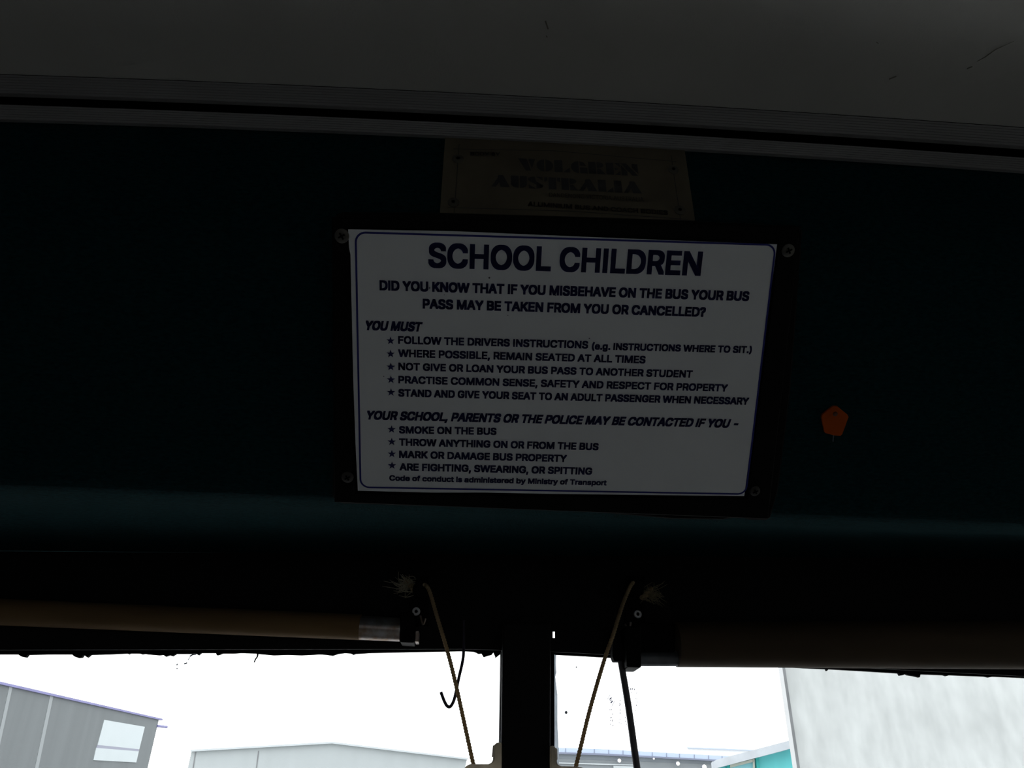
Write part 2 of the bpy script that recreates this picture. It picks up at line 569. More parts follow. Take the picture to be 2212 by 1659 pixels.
# etched safety mark on the right pane: emblem, approval letter and four columns of turned lettering
mk = []
def dash(x0, y0, x1, y1, w):
    a, b = at(x0, y0, YH + 0.0575), at(x1, y1, YH + 0.0575)
    d = (b - a).normalized()
    s = Vector((-d.z, 0, d.x)) * (w * 0.00072 * 0.5)
    mkb.prism([a + s, b + s, b - s, a - s], (0, 0.0006, 0))
mkb = MB()
Z0, K0 = (1290, 1470), 120 / 1659.0
for x0, y0, x1, y1, w in ((390, 415, 308, 560, .8), (525, 605, 435, 770, .8), (430, 508, 370, 565, 2.4), (468, 605, 402, 672, 2.4),
                          (430, 572, 395, 608, 1.8), (366, 575, 360, 640, .7), (474, 530, 466, 590, .7)):
    dash(Z0[0] + x0 * K0, Z0[1] + y0 * K0, Z0[0] + x1 * K0, Z0[1] + y1 * K0, w)
for x0, y0, x1, y1, w in ((1000, 232, 985, 282, 1.8), (1056, 232, 1042, 280, 1.8), (1108, 238, 1114, 285, 1.4), (1025, 360, 1045, 360, 1.4),
                          (1190, 340, 1165, 405, .7), (945, 190, 920, 240, .7),
                          (385, 855, 380, 885, 1.1), (436, 850, 420, 885, 1.3), (472, 985, 455, 1020, 1.3), (430, 1095, 395, 1122, 1.6),
                          (420, 1180, 395, 1205, 1.4), (462, 1160, 445, 1225, 1.2), (405, 1290, 392, 1320, 1.3), (482, 1320, 458, 1362, 1.2),
                          (695, 570, 680, 615, 1.1), (665, 590, 645, 600, 1.0), (655, 690, 680, 690, 1.2), (692, 690, 685, 730, 1.3), (655, 740, 685, 740, 1.6),
                          (670, 850, 695, 870, 1.1), (675, 890, 700, 895, 1.4), (700, 955, 690, 1000, 1.1), (680, 965, 655, 975, 1.0), (655, 1070, 658, 1085, 1.0),
                          (655, 1150, 655, 1170, 1.0), (692, 1150, 682, 1170, 1.2), (668, 1245, 655, 1268, 1.1), (725, 1275, 712, 1300, 1.1),
                          (850, 1085, 825, 1115, 1.3), (830, 1210, 850, 1225, 1.6), (828, 1308, 842, 1315, 1.0), (865, 1300, 890, 1305, 1.3),
                          (1025, 650, 1015, 670, .9), (1035, 765, 1012, 800, 1.1), (1140, 540, 1170, 535, 1.1), (1180, 540, 1185, 560, 1.1),
                          (1155, 640, 1160, 642, .9), (1190, 635, 1205, 645, 1.1), (1140, 715, 1130, 735, 1.0), (1180, 715, 1160, 768, 1.2),
                          (1140, 895, 1165, 890, .9), (1200, 905, 1212, 912, 1.2), (1150, 1000, 1160, 1000, .8), (1155, 1100, 1165, 1100, .9),
                          (1150, 1220, 1170, 1222, 1.0), (1160, 1310, 1175, 1312, 1.1), (1225, 1425, 1238, 1430, 1.1)):
    dash(Z0[0] + x0 * K0, Z0[1] + y0 * K0, Z0[0] + x1 * K0, Z0[1] + y1 * K0, w)
o = mkb.build('etched_mark', 'mark', window_2)
o['label'] = 'small etched maker mark'
for px, py, r in ((1223, 1539, 3.0), (1245, 1441, 1.5)):
    MB().disc(at(px, py, YH + 0.059), (0, -1, 0), r * 0.00072, 0.0004, 10).build('speck', 'glassgrime', window_2)
for pts, r in (([(410, 1418), (416, 1414), (424, 1413)], 1.6), ([(398, 1434), (404, 1432)], 1.6), ([(382, 1437), (383, 1434)], 1.3), ([(382, 1445), (383, 1443)], 1.3), ([(406, 1426), (410, 1420)], .8)):
    MB().tube([at(px, py, YH + 0.059) for px, py in pts], r * 0.00072, 6).build('speck', 'glassgrime', window_1)

# bus shell behind the camera: floor, side walls with tinted windows, back wall, low front wall
struct(MB().box((XL - 0.06, -6.1, -0.08), (XR + 0.06, 1.32, 0)).build('floor', 'floor'))
ZS, ZT = CZ - 0.55, CZ + 0.30
def side(name, x, s, wn0):
    mb = MB()
    xo = x + s * 0.05
    x0, x1 = min(x, xo), max(x, xo)
    mb.box((x0, -6.1, 0), (x1, 1.28, ZS))
    mb.box((x0, -6.1, ZT), (x1, 1.28, 2.24))
    for y0, y1 in ((-6.1, -5.9), (-4.55, -4.45), (-3.05, -2.95), (-1.55, -1.45), (-0.1, 0.0), (1.0, 1.28)):
        mb.box((x0, y0, ZS), (x1, y1, ZT))
    struct(mb.build(name, 'wall'))
    for i, (y0, y1) in enumerate(((-5.9, -4.55), (-4.45, -3.05), (-2.95, -1.55), (-1.45, -0.1), (0.0, 1.0))):
        xm = x + s * 0.025
        struct(MB().box((xm - 0.003, y0, ZS), (xm + 0.003, y1, ZT)).build('window_%d' % (wn0 + i), 'tint_left' if s < 0 else 'tint_right'))
side('wall_left', XL, -1, 3)
side('wall_right', XR, 1, 8)
mb = MB().box((XL, -6.1, 0), (XR, -6.05, ZS)).box((XL, -6.1, ZT), (XR, -6.05, 2.22))
mb.box((XL, -6.1, ZS), (XL + 0.15, -6.05, ZT)).box((XR - 0.15, -6.1, ZS), (XR, -6.05, ZT))
struct(mb.build('wall_back', 'wall'))
struct(MB().box((XL + 0.15, -6.08, ZS), (XR - 0.15, -6.075, ZT)).build('window_13', 'tint_rear'))
struct(MB().box((XL, 1.25, 0), (XR, 1.30, CZ - 0.84)).build('wall_front_lower', 'wall'))
struct(MB().box((XL, YH - 0.002, CZ + 0.326), (XR, 1.30, CZ + 0.38)).build('trim_7', 'void'))
struct(MB().box((XL - 0.06, 1.28, CZ + 0.26), (XR + 0.06, 1.32, 2.28)).box((XL - 0.06, 0.5, 2.24), (XR + 0.06, 1.32, 2.28)).build('trim_8', 'void'))


# ------------------------------------------------------------------ lettering
GLYPHS = {   # outline of each letter: advance, then bezier outlines (handle, point, handle) in 1/500 em
    ' ': [94,[]],
    '(': [137,[[45,78,45,103,45,122,46,141,50,162,54,182,59,202,66,221,72,239,80,256,88,270,98,270,108,270,118,270,109,252,102,233,95,214,89,195,84,176,81,157,77,138,76,120,76,103,76,88,77,73,80,57,83,42,88,25,94,8,100,-9,108,-28,118,-48,108,-48,98,-48,88,-48,74,-23,63,2,56,27,48,53]]],
    ')': [137,[[29,-48,19,-48,29,-27,37,-8,43,9,49,26,54,43,57,58,59,74,61,89,61,103,61,120,59,138,56,157,52,176,48,195,41,214,35,233,27,252,19,270,29,270,38,270,48,270,57,256,64,239,71,221,77,202,83,182,86,162,90,141,92,122,92,103,92,78,88,52,81,27,73,1,62,-24,48,-48,38,-48]]],
    ',': [94,[[27,-60,19,-60,24,-28,29,4,34,36,45,36,57,36,68,36,60,4,51,-28,42,-60,34,-60]]],
    '-': [227,[[131,122,168,122,168,113,168,103,168,94,131,94,94,94,57,94,57,103,57,113,57,122,94,122]]],
    '.': [94,[[54,-2,48,-2,41,-2,36,0,31,4,27,9,25,14,25,20,25,27,27,32,31,37,36,41,41,43,48,43,54,43,59,41,64,37,68,32,71,27,71,20,71,14,68,9,64,4,59,0]]],
    '?': [179,[[76,76,66,76,66,77,66,78,66,80,66,95,68,107,71,115,74,123,78,130,84,135,90,140,97,144,104,149,112,154,118,160,123,167,128,174,131,182,131,192,131,200,129,207,125,213,122,218,117,223,110,226,104,229,97,231,89,231,82,231,75,229,69,226,62,223,57,219,53,213,49,207,46,199,46,189,35,189,24,189,14,189,14,204,18,216,24,226,31,236,40,244,51,250,63,255,75,258,89,258,104,258,116,255,127,249,138,244,147,236,153,226,159,215,162,204,162,191,162,177,159,165,153,156,147,146,138,137,127,130,120,126,114,122,110,118,105,113,102,108,100,103,98,97,97,89,97,79,97,78,97,77,97,76,87,76],[88,-2,82,-2,76,-2,70,0,66,4,61,9,59,14,59,20,59,27,61,32,66,37,70,41,76,43,82,43,88,43,94,41,98,37,102,32,105,27,105,20,105,14,102,9,98,4,94,0]]],
    'A': [240,[[20,0,8,0,39,85,70,170,101,254,113,254,126,254,138,254,169,170,200,85,231,0,220,0,209,0,198,0,180,50,162,101,144,151,140,161,136,172,132,186,128,200,122,218,116,239,118,239,120,239,123,239,116,217,111,200,106,185,102,171,98,160,95,151,78,101,60,50,43,0,31,0],[98,71,55,71,55,80,55,90,55,99,98,99,142,99,185,99,185,90,185,80,185,71,142,71]]],
    'B': [228,[[61,0,30,0,30,85,30,170,30,254,60,254,90,254,121,254,138,254,153,251,164,245,176,239,185,231,190,221,196,211,199,199,199,187,199,176,197,167,193,160,190,153,184,147,178,143,172,139,165,135,157,133,157,133,157,132,157,131,166,131,174,128,182,123,189,118,196,111,201,102,206,92,209,81,209,68,209,55,206,44,200,33,194,23,185,15,172,9,160,3,143,0,123,0,92,0],[62,57,62,29,82,29,102,29,122,29,142,29,156,32,165,40,173,47,178,57,178,68,178,77,176,85,171,92,167,99,161,105,153,109,145,113,135,115,124,115,104,115,83,115,62,115,62,86],[62,170,62,143,81,143,100,143,119,143,128,143,137,145,144,148,151,152,157,157,162,163,166,170,168,177,168,186,168,197,164,207,156,214,148,222,136,226,120,226,101,226,82,226,62,226,62,198]]],
    'C': [255,[[147,-3,134,-3,112,-3,92,2,75,12,58,23,45,38,35,58,25,77,20,100,20,127,20,154,25,177,35,197,45,216,58,231,75,242,92,252,112,258,134,258,147,258,159,256,170,252,182,248,192,243,201,236,210,228,218,220,224,209,230,199,234,187,236,174,226,174,215,174,204,174,202,183,199,191,195,197,190,204,185,210,179,214,172,219,165,222,158,224,150,227,142,228,134,228,118,228,104,224,92,216,79,208,70,197,62,182,55,167,52,149,52,127,52,105,55,87,63,72,70,57,80,46,92,38,104,30,118,26,134,26,142,26,150,28,158,30,165,32,172,36,179,40,185,45,190,50,195,57,199,64,202,72,204,80,215,80,226,80,236,80,234,67,230,56,224,45,218,35,210,26,201,19,192,12,182,6,170,2,159,-2]]],
    'D': [251,[[135,0,109,0,89,0,68,0,48,0,48,10,48,19,48,29,68,29,88,29,107,29,128,29,145,32,159,40,173,48,183,60,189,75,196,89,200,107,200,128,200,148,196,166,190,180,183,195,173,206,160,214,147,222,130,226,110,226,89,226,68,226,47,226,47,235,47,245,47,254,69,254,91,254,113,254,137,254,159,249,176,239,194,229,207,214,217,196,226,177,231,154,231,128,231,101,226,78,217,59,207,40,193,26,175,15,157,5],[52,254,62,254,62,170,62,85,62,0,52,0,41,0,30,0,30,85,30,170,30,254,41,254]]],
    'E': [209,[[83,0,30,0,30,85,30,170,30,254,82,254,134,254,186,254,186,245,186,235,186,226,145,226,104,226,62,226,62,198,62,171,62,143,101,143,139,143,178,143,178,133,178,124,178,114,139,114,101,114,62,114,62,86,62,57,62,29,104,29,146,29,188,29,188,19,188,10,188,0,135,0]]],
    'F': [205,[[41,0,30,0,30,85,30,170,30,254,82,254,133,254,185,254,185,245,185,235,185,226,144,226,103,226,62,226,62,197,62,168,62,139,99,139,136,139,173,139,173,130,173,120,173,111,136,111,99,111,62,111,62,74,62,37,62,0,52,0]]],
    'G': [260,[[155,-3,134,-3,112,-3,92,2,75,13,58,23,44,38,35,58,25,77,20,100,20,127,20,154,25,177,35,197,44,216,57,231,74,242,91,252,111,258,132,258,146,258,158,256,170,252,182,248,192,242,202,235,211,227,218,218,225,208,231,198,235,187,237,174,226,174,215,174,204,174,201,183,198,190,194,197,189,203,184,209,178,213,172,218,165,222,158,224,150,227,142,228,133,228,118,228,104,224,92,216,79,208,70,197,62,182,55,167,52,149,52,127,52,105,55,87,63,72,70,57,80,46,92,38,105,30,119,26,134,26,149,26,161,30,172,36,183,42,192,50,198,62,204,73,207,86,207,101,211,101,214,100,217,100,192,100,167,100,141,100,141,109,141,118,141,128,174,128,206,128,239,128,239,119,239,109,239,100,239,79,234,61,225,45,216,30,204,18,188,9,173,1]]],
    'H': [258,[[41,0,30,0,30,85,30,170,30,254,41,254,52,254,62,254,62,218,62,181,62,144,107,144,152,144,196,144,196,181,196,218,196,254,207,254,218,254,228,254,228,170,228,85,228,0,218,0,207,0,196,0,196,39,196,77,196,116,152,116,107,116,62,116,62,77,62,39,62,0,52,0]]],
    'I': [94,[[30,0,30,0,30,85,30,169,30,254,30,254,30,254,30,254,40,254,52,254,62,254,62,254,62,254,62,254,62,169,62,85,62,0,62,0,62,0,62,0,52,0,40,0,30,0,30,0]]],
    'J': [198,[[115,-3,93,-3,70,-3,52,3,38,16,24,30,17,48,17,73,17,77,17,82,17,86,27,86,38,86,49,86,49,82,49,77,49,73,49,57,53,45,61,37,69,29,79,25,93,25,105,25,116,29,124,37,132,45,136,57,136,73,136,133,136,194,136,254,147,254,157,254,168,254,168,194,168,133,168,73,168,48,161,30,147,16,133,3]]],
    'K': [233,[[73,95,52,73,52,84,52,96,52,108,58,116,64,123,70,131,75,138,81,145,87,152,93,159,99,165,106,172,131,199,156,227,182,254,196,254,210,254,224,254,188,216,152,177,116,138,115,138,114,138,114,138,93,116],[41,0,30,0,30,85,30,170,30,254,41,254,52,254,62,254,62,225,62,196,62,167,62,149,62,131,62,112,62,107,62,102,62,97,62,64,62,32,62,0,52,0],[199,0,186,0,155,43,125,86,94,130,101,138,107,146,114,155,151,103,188,52,224,0,212,0]]],
    'L': [196,[[80,0,30,0,30,85,30,170,30,254,41,254,52,254,62,254,62,179,62,104,62,29,102,29,141,29,181,29,181,19,181,10,181,0,130,0]]],
    'M': [314,[[40,0,30,0,30,85,30,170,30,254,45,254,61,254,76,254,97,201,118,147,139,94,140,90,142,85,144,79,146,74,148,68,150,61,152,55,154,48,156,42,158,35,159,30,161,24,158,24,156,24,154,24,155,29,157,35,159,41,161,48,163,54,165,61,167,67,169,73,171,79,173,85,175,90,176,94,197,147,217,201,238,254,253,254,269,254,284,254,284,170,284,85,284,0,273,0,263,0,252,0,252,48,252,97,252,145,252,151,252,157,252,163,252,170,252,177,253,184,253,192,253,199,253,207,253,214,253,221,253,229,254,229,255,229,256,229,254,221,251,213,249,205,246,197,244,189,241,181,238,174,236,167,234,161,231,155,229,150,228,145,209,97,190,48,171,0,162,0,152,0,143,0,124,48,104,97,85,145,84,149,82,154,80,160,77,166,75,173,72,181,70,188,67,196,65,204,62,212,59,220,56,229,57,229,58,229,59,229,60,222,60,215,60,208,60,201,60,193,60,186,61,178,61,171,61,164,61,157,61,151,61,145,61,97,61,48,61,0,51,0]]],
    'N': [262,[[41,0,30,0,30,85,30,170,30,254,43,254,55,254,68,254,103,200,137,146,172,91,174,87,178,82,181,75,185,69,189,61,194,53,198,45,203,37,207,27,205,27,204,27,202,27,201,36,201,45,200,54,200,63,200,71,200,79,199,86,199,92,199,97,199,150,199,202,199,254,210,254,221,254,232,254,232,170,232,85,232,0,219,0,206,0,193,0,163,48,132,97,101,145,97,151,93,158,89,165,84,172,80,181,74,191,68,200,62,212,54,226,56,226,58,227,60,227,60,214,61,203,61,192,62,181,62,172,62,164,62,156,62,150,62,145,62,97,62,48,62,0,52,0]]],
    'O': [267,[[155,-3,133,-3,112,-3,92,2,75,12,58,23,45,38,35,58,25,77,20,100,20,127,20,154,25,177,35,197,45,216,58,231,75,242,92,252,112,258,133,258,155,258,175,252,192,242,209,231,222,216,232,197,242,177,247,154,247,127,247,100,242,77,232,58,222,38,209,23,192,12,175,2],[118,26,133,26,149,26,162,30,175,38,187,46,197,57,204,72,211,87,215,105,215,127,215,149,211,167,204,182,197,197,187,209,175,216,162,224,149,228,133,228,118,228,104,224,92,216,80,209,70,197,63,182,55,167,52,149,52,127,52,105,55,87,63,72,70,57,80,46,92,38,104,30]]],
    'P': [222,[[41,0,30,0,30,85,30,170,30,254,59,254,88,254,118,254,137,254,153,251,166,244,179,237,189,227,195,215,201,203,204,189,204,174,204,159,201,145,195,133,189,120,179,111,166,104,153,96,137,93,118,93,97,93,76,93,55,93,55,102,55,112,55,121,75,121,96,121,116,121,130,121,140,123,149,128,157,133,163,139,167,147,170,155,172,164,172,174,172,184,170,193,167,201,163,209,157,215,148,219,140,224,129,226,116,226,98,226,80,226,62,226,62,151,62,75,62,0,52,0]]],
    'R': [224,[[41,0,30,0,30,85,30,170,30,254,59,254,89,254,118,254,138,254,154,251,167,244,179,238,189,228,195,217,202,205,205,191,205,176,205,161,202,147,195,136,189,124,179,115,166,109,154,102,137,99,118,99,95,99,71,99,48,99,48,108,48,118,48,128,71,128,94,128,117,128,130,128,141,129,149,133,157,137,163,143,167,150,171,158,173,166,173,176,173,186,171,195,167,202,163,210,157,216,149,220,141,224,130,226,116,226,98,226,80,226,62,226,62,151,62,75,62,0,52,0],[189,0,177,0,156,38,136,76,115,115,127,115,139,115,151,115,172,76,193,38,214,0,201,0]]],
    'S': [223,[[131,-4,112,-4,93,-4,77,-1,64,5,50,11,40,19,32,30,24,41,20,54,19,68,30,68,41,68,52,68,53,58,56,50,62,44,67,37,74,33,83,29,92,26,102,25,112,25,123,25,134,26,143,30,152,34,159,39,165,46,170,53,173,61,173,70,173,78,171,84,166,89,162,95,155,99,148,102,140,106,132,109,122,111,112,114,102,117,92,120,71,125,55,134,43,145,32,155,26,169,26,186,26,201,30,213,37,224,45,235,56,243,69,249,82,255,97,258,114,258,130,258,145,255,158,249,171,243,181,235,189,224,196,214,200,202,200,189,190,189,179,189,169,189,167,202,161,212,151,219,141,226,128,229,112,229,102,229,92,227,84,224,75,220,69,215,64,209,60,203,58,196,58,188,58,179,60,172,65,167,71,161,77,157,85,154,92,151,99,148,106,147,115,144,123,142,132,140,140,138,147,135,156,132,164,128,172,124,179,119,187,113,193,107,197,99,202,91,204,81,204,69,204,55,201,43,193,32,186,21,175,12,162,5,148,-1]]],
    'T': [224,[[43,226,16,226,16,235,16,245,16,254,80,254,144,254,208,254,208,245,208,235,208,226,182,226,155,226,128,226,128,151,128,75,128,0,118,0,107,0,96,0,96,75,96,151,96,226,69,226]]],
    'U': [259,[[149,-4,129,-4,109,-4,92,0,77,8,62,16,51,26,42,40,34,54,30,69,30,87,30,142,30,198,30,254,41,254,51,254,62,254,62,199,62,144,62,89,62,77,65,66,70,57,76,47,84,39,94,34,104,29,116,26,129,26,143,26,155,29,165,34,175,39,183,47,188,57,194,66,196,77,196,89,196,144,196,199,196,254,207,254,218,254,229,254,229,198,229,142,229,87,229,69,224,54,216,40,208,26,197,16,182,8,167,0]]],
    'V': [240,[[114,0,102,0,71,85,39,170,8,254,20,254,31,254,42,254,60,204,78,154,96,103,99,95,103,83,108,69,112,54,118,37,124,15,122,15,119,15,117,15,124,37,129,55,133,69,138,83,142,95,145,103,162,154,180,204,197,254,209,254,220,254,231,254,201,170,170,85,139,0,127,0]]],
    'W': [343,[[90,0,78,0,54,85,31,170,8,254,19,254,30,254,41,254,55,202,68,150,82,98,84,90,86,81,88,73,90,64,92,56,93,47,95,38,97,29,98,20,97,20,96,20,95,20,96,29,98,38,100,47,102,56,104,64,106,73,108,81,110,90,112,98,126,150,139,202,153,254,165,254,178,254,190,254,203,202,217,150,231,98,233,90,235,81,237,73,239,64,241,56,243,47,245,38,247,29,249,20,247,20,246,20,244,20,246,29,248,38,249,47,251,56,253,64,255,73,257,81,259,90,261,98,275,150,288,202,302,254,313,254,324,254,335,254,312,170,288,85,265,0,253,0,240,0,228,0,213,54,198,108,184,161,181,172,178,183,176,196,173,208,170,222,168,237,170,237,173,237,175,237,172,223,170,209,167,197,165,185,162,173,159,161,144,108,130,54,115,0,103,0]]],
    'Y': [236,[[112,0,102,0,102,35,102,69,102,104,71,154,39,204,8,254,21,254,33,254,46,254,62,227,79,200,96,172,102,163,107,154,111,146,116,138,120,127,125,115,120,115,116,115,112,115,116,128,121,138,126,146,130,155,135,163,140,172,157,200,174,227,191,254,203,254,215,254,228,254,196,204,165,154,134,104,134,69,134,35,134,0,123,0]]],
    'a': [195,[[91,-4,80,-4,68,-4,57,-2,47,2,37,7,30,14,24,22,18,31,15,42,15,54,15,65,17,74,22,80,26,87,32,93,39,97,46,100,54,103,63,105,71,107,80,109,89,110,100,111,110,113,117,113,124,114,129,116,133,117,136,119,138,123,138,127,138,128,138,128,138,128,138,136,136,143,133,148,130,154,126,158,120,161,114,164,107,165,98,165,89,165,81,164,75,161,68,158,63,155,59,150,55,146,52,142,50,137,40,140,30,143,20,146,25,157,31,166,39,173,47,180,56,185,66,188,77,191,87,192,97,192,104,192,111,191,119,190,128,188,135,185,143,180,150,176,156,169,161,160,166,151,168,140,168,126,168,84,168,42,168,0,158,0,148,0,138,0,138,9,138,17,138,26,138,26,137,26,136,26,134,22,131,17,126,12,121,8,115,4,108,1,100,-3],[78,23,85,23,97,23,106,25,114,29,122,34,128,40,132,47,136,54,138,61,138,69,138,78,138,86,138,95,137,93,134,92,130,91,126,90,121,89,116,88,110,87,105,86,100,86,95,85,91,84,88,84,80,83,74,82,67,79,61,77,56,74,52,70,48,65,46,60,46,52,46,46,48,40,51,36,54,32,59,28,65,26,71,24]]],
    'b': [212,[[131,-4,115,-4,103,-4,94,-2,86,2,79,6,73,10,69,16,65,21,61,25,59,29,58,29,57,29,56,29,56,20,56,10,56,0,46,0,36,0,26,0,26,85,26,170,26,254,36,254,47,254,57,254,57,223,57,191,57,160,58,160,58,160,59,160,61,163,65,168,69,173,73,178,78,182,86,186,93,190,103,192,115,192,130,192,144,188,156,180,169,172,178,161,185,146,192,132,195,114,195,94,195,74,192,57,185,42,178,28,169,16,157,8,145,0],[99,23,110,23,122,23,132,27,140,33,148,39,154,48,158,58,162,69,164,81,164,95,164,108,162,120,158,131,154,141,148,150,140,156,132,162,122,165,110,165,98,165,89,162,81,156,73,150,67,142,62,131,58,121,56,109,56,95,56,81,58,68,63,58,67,47,73,38,81,32,89,26]]],
    'c': [198,[[113,-4,104,-4,86,-4,71,0,58,8,45,16,35,28,28,43,21,57,17,74,17,94,17,114,21,131,28,146,35,160,45,172,58,180,71,188,86,192,104,192,113,192,122,191,130,189,138,186,146,183,153,178,159,173,165,168,170,161,175,154,178,147,181,138,171,136,161,133,151,131,150,136,148,140,145,145,142,149,139,152,135,155,131,158,126,161,121,162,116,164,110,165,104,165,91,165,81,162,73,155,64,149,58,140,54,129,50,118,48,107,48,94,48,81,50,69,54,59,58,48,64,39,73,33,81,26,91,23,104,23,110,23,116,24,121,26,127,27,131,30,135,33,139,36,143,40,146,44,149,49,151,53,152,59,162,56,172,54,181,51,179,43,175,35,171,28,166,21,160,16,153,11,146,6,139,2,130,0,122,-3]]],
    'd': [212,[[109,-4,98,-4,82,-4,68,0,56,8,44,16,34,28,27,42,20,57,17,74,17,94,17,114,21,132,27,146,34,161,44,172,56,180,68,188,82,192,98,192,110,192,119,190,126,186,134,182,139,178,144,173,148,168,151,163,153,160,154,160,155,160,155,160,155,191,155,223,155,254,166,254,176,254,186,254,186,170,186,85,186,0,176,0,166,0,156,0,156,10,156,20,156,29,155,29,154,29,153,29,151,25,148,21,143,16,139,10,133,6,126,2,119,-2],[91,23,102,23,114,23,124,26,132,32,140,38,146,47,150,58,154,68,156,81,156,95,156,109,154,121,150,131,146,142,140,150,132,156,124,162,114,165,102,165,90,165,80,162,72,156,64,150,58,141,54,131,50,120,48,108,48,95,48,81,50,69,54,58,58,48,64,39,73,33,81,27]]],
    'e': [202,[[119,-4,106,-4,88,-4,72,0,58,8,45,16,35,28,28,42,21,57,17,74,17,93,17,113,21,130,28,145,35,160,45,171,58,180,70,188,85,192,103,192,113,192,123,190,133,187,143,184,152,178,160,170,168,163,174,153,179,141,183,129,186,114,186,97,186,93,186,89,186,85,136,85,87,85,37,85,37,93,37,102,37,110,81,110,125,110,169,110,164,107,160,104,155,101,155,114,153,125,149,134,145,144,139,151,131,157,124,162,114,165,103,165,91,165,81,162,73,157,65,151,59,144,54,135,50,126,48,116,48,105,48,100,48,94,48,89,48,75,50,63,55,53,60,43,67,36,76,31,84,26,94,23,106,23,114,23,121,24,127,26,133,29,138,32,143,36,147,41,151,46,153,53,163,50,173,48,182,45,180,36,175,27,168,20,160,12,152,6,141,2,131,-2]]],
    'f': [127,[[77,190,114,190,114,181,114,172,114,164,77,164,40,164,3,164,3,172,3,181,3,190,40,190],[50,0,40,0,40,72,40,144,40,216,40,227,43,236,48,243,53,250,59,256,68,259,76,263,84,265,94,265,101,265,106,264,111,263,116,262,119,261,121,260,119,252,116,243,114,234,112,235,110,235,107,236,105,237,101,237,97,237,88,237,81,235,77,230,73,225,71,218,71,209,71,140,71,70,71,0,61,0]]],
    'g': [213,[[119,-75,103,-75,89,-75,77,-73,67,-70,57,-66,48,-61,41,-55,34,-49,29,-42,25,-35,34,-30,42,-25,51,-20,53,-24,57,-29,61,-33,65,-37,70,-41,77,-44,84,-47,93,-49,103,-49,119,-49,131,-45,141,-38,151,-30,156,-19,156,-3,156,9,156,22,156,34,155,34,154,34,153,34,151,30,147,26,143,21,139,16,133,11,126,8,119,4,109,2,97,2,82,2,69,6,56,13,44,21,35,31,28,45,21,59,17,76,17,96,17,115,21,132,27,147,34,161,44,172,56,180,68,188,82,192,98,192,110,192,119,190,127,186,134,183,140,178,144,173,148,168,152,163,154,159,155,159,156,159,157,159,157,170,157,180,157,190,166,190,176,190,186,190,186,125,186,60,186,-4,186,-21,183,-34,175,-45,168,-55,158,-63,145,-68,133,-73],[91,30,102,30,114,30,124,32,132,38,140,43,146,51,150,61,154,70,156,82,156,96,156,110,154,122,150,132,146,142,140,150,132,156,124,162,114,165,102,165,91,165,81,162,73,156,64,150,58,141,54,131,50,121,48,109,48,96,48,83,50,71,54,61,59,51,65,43,73,38,81,32]]],
    'i': [83,[[36,0,26,0,26,63,26,126,26,190,36,190,47,190,57,190,57,126,57,63,57,0,47,0],[48,221,42,221,36,221,31,223,27,227,23,231,21,236,21,242,21,247,23,252,27,256,31,260,36,262,42,262,48,262,53,260,57,256,61,252,63,247,63,242,63,236,61,231,57,227,53,223]]],
    'm': [305,[[36,0,26,0,26,63,26,126,26,190,36,190,46,190,56,190,56,176,56,162,56,148,55,148,55,148,54,148,56,158,61,166,66,173,72,180,79,185,86,188,94,191,101,193,110,193,124,193,135,189,144,180,152,172,158,161,160,147,159,147,158,147,156,147,158,157,163,165,169,172,175,178,182,184,190,187,199,191,208,193,218,193,229,193,239,191,249,186,258,181,265,174,270,164,276,155,278,142,278,128,278,85,278,43,278,0,268,0,258,0,248,0,248,42,248,85,248,127,248,141,244,150,236,156,229,162,220,165,209,165,201,165,193,163,187,160,181,156,176,151,173,145,169,139,168,132,168,124,168,82,168,41,168,0,157,0,147,0,137,0,137,43,137,87,137,130,137,140,134,149,126,156,119,162,111,165,100,165,92,165,85,164,79,160,72,157,67,151,63,145,59,138,57,129,57,119,57,79,57,40,57,0,47,0]]],
    'n': [205,[[57,124,57,113,57,76,57,38,57,0,47,0,36,0,26,0,26,63,26,126,26,190,36,190,46,190,56,190,56,174,56,159,56,144,54,144,53,144,51,144,57,161,65,174,76,181,87,188,99,192,114,192,127,192,138,190,147,184,157,179,165,171,170,160,176,150,179,136,179,120,179,80,179,40,179,0,168,0,158,0,148,0,148,39,148,78,148,118,148,132,144,144,136,152,129,160,118,165,105,165,96,165,88,163,80,159,73,155,67,149,63,141,59,134]]],
    'o': [208,[[121,-4,104,-4,86,-4,71,0,58,8,45,16,35,28,28,43,21,57,17,74,17,94,17,114,21,131,28,146,35,160,45,172,58,180,71,188,86,192,104,192,121,192,136,188,149,180,162,172,172,160,180,146,187,131,191,114,191,94,191,74,187,57,180,43,172,28,162,16,149,8,136,0],[91,23,104,23,116,23,127,26,135,33,143,39,150,48,154,59,158,69,160,81,160,94,160,106,158,118,154,129,150,140,143,149,135,155,127,162,116,165,104,165,91,165,81,162,73,155,64,149,58,140,54,129,50,118,48,107,48,94,48,81,50,69,54,59,58,48,64,39,73,33,81,26]]],
    'p': [212,[[36,-71,26,-71,26,16,26,103,26,190,36,190,46,190,56,190,56,180,56,170,56,160,57,160,58,160,59,160,61,163,65,168,69,173,73,178,78,182,86,186,93,190,103,192,115,192,130,192,144,188,156,180,169,172,178,161,185,146,192,132,195,114,195,94,195,74,192,57,185,42,178,28,169,16,157,8,145,0,131,-4,115,-4,103,-4,94,-2,86,2,79,6,73,10,69,16,65,21,61,25,59,29,58,29,58,29,57,29,57,-4,57,-38,57,-71,47,-71],[99,23,110,23,122,23,132,27,140,33,148,39,154,48,158,58,162,69,164,81,164,95,164,108,162,120,158,131,154,141,148,150,140,156,132,162,122,165,110,165,98,165,89,162,81,156,73,150,67,142,62,131,58,121,56,109,56,95,56,81,58,68,63,58,67,47,73,38,81,32,89,26]]],
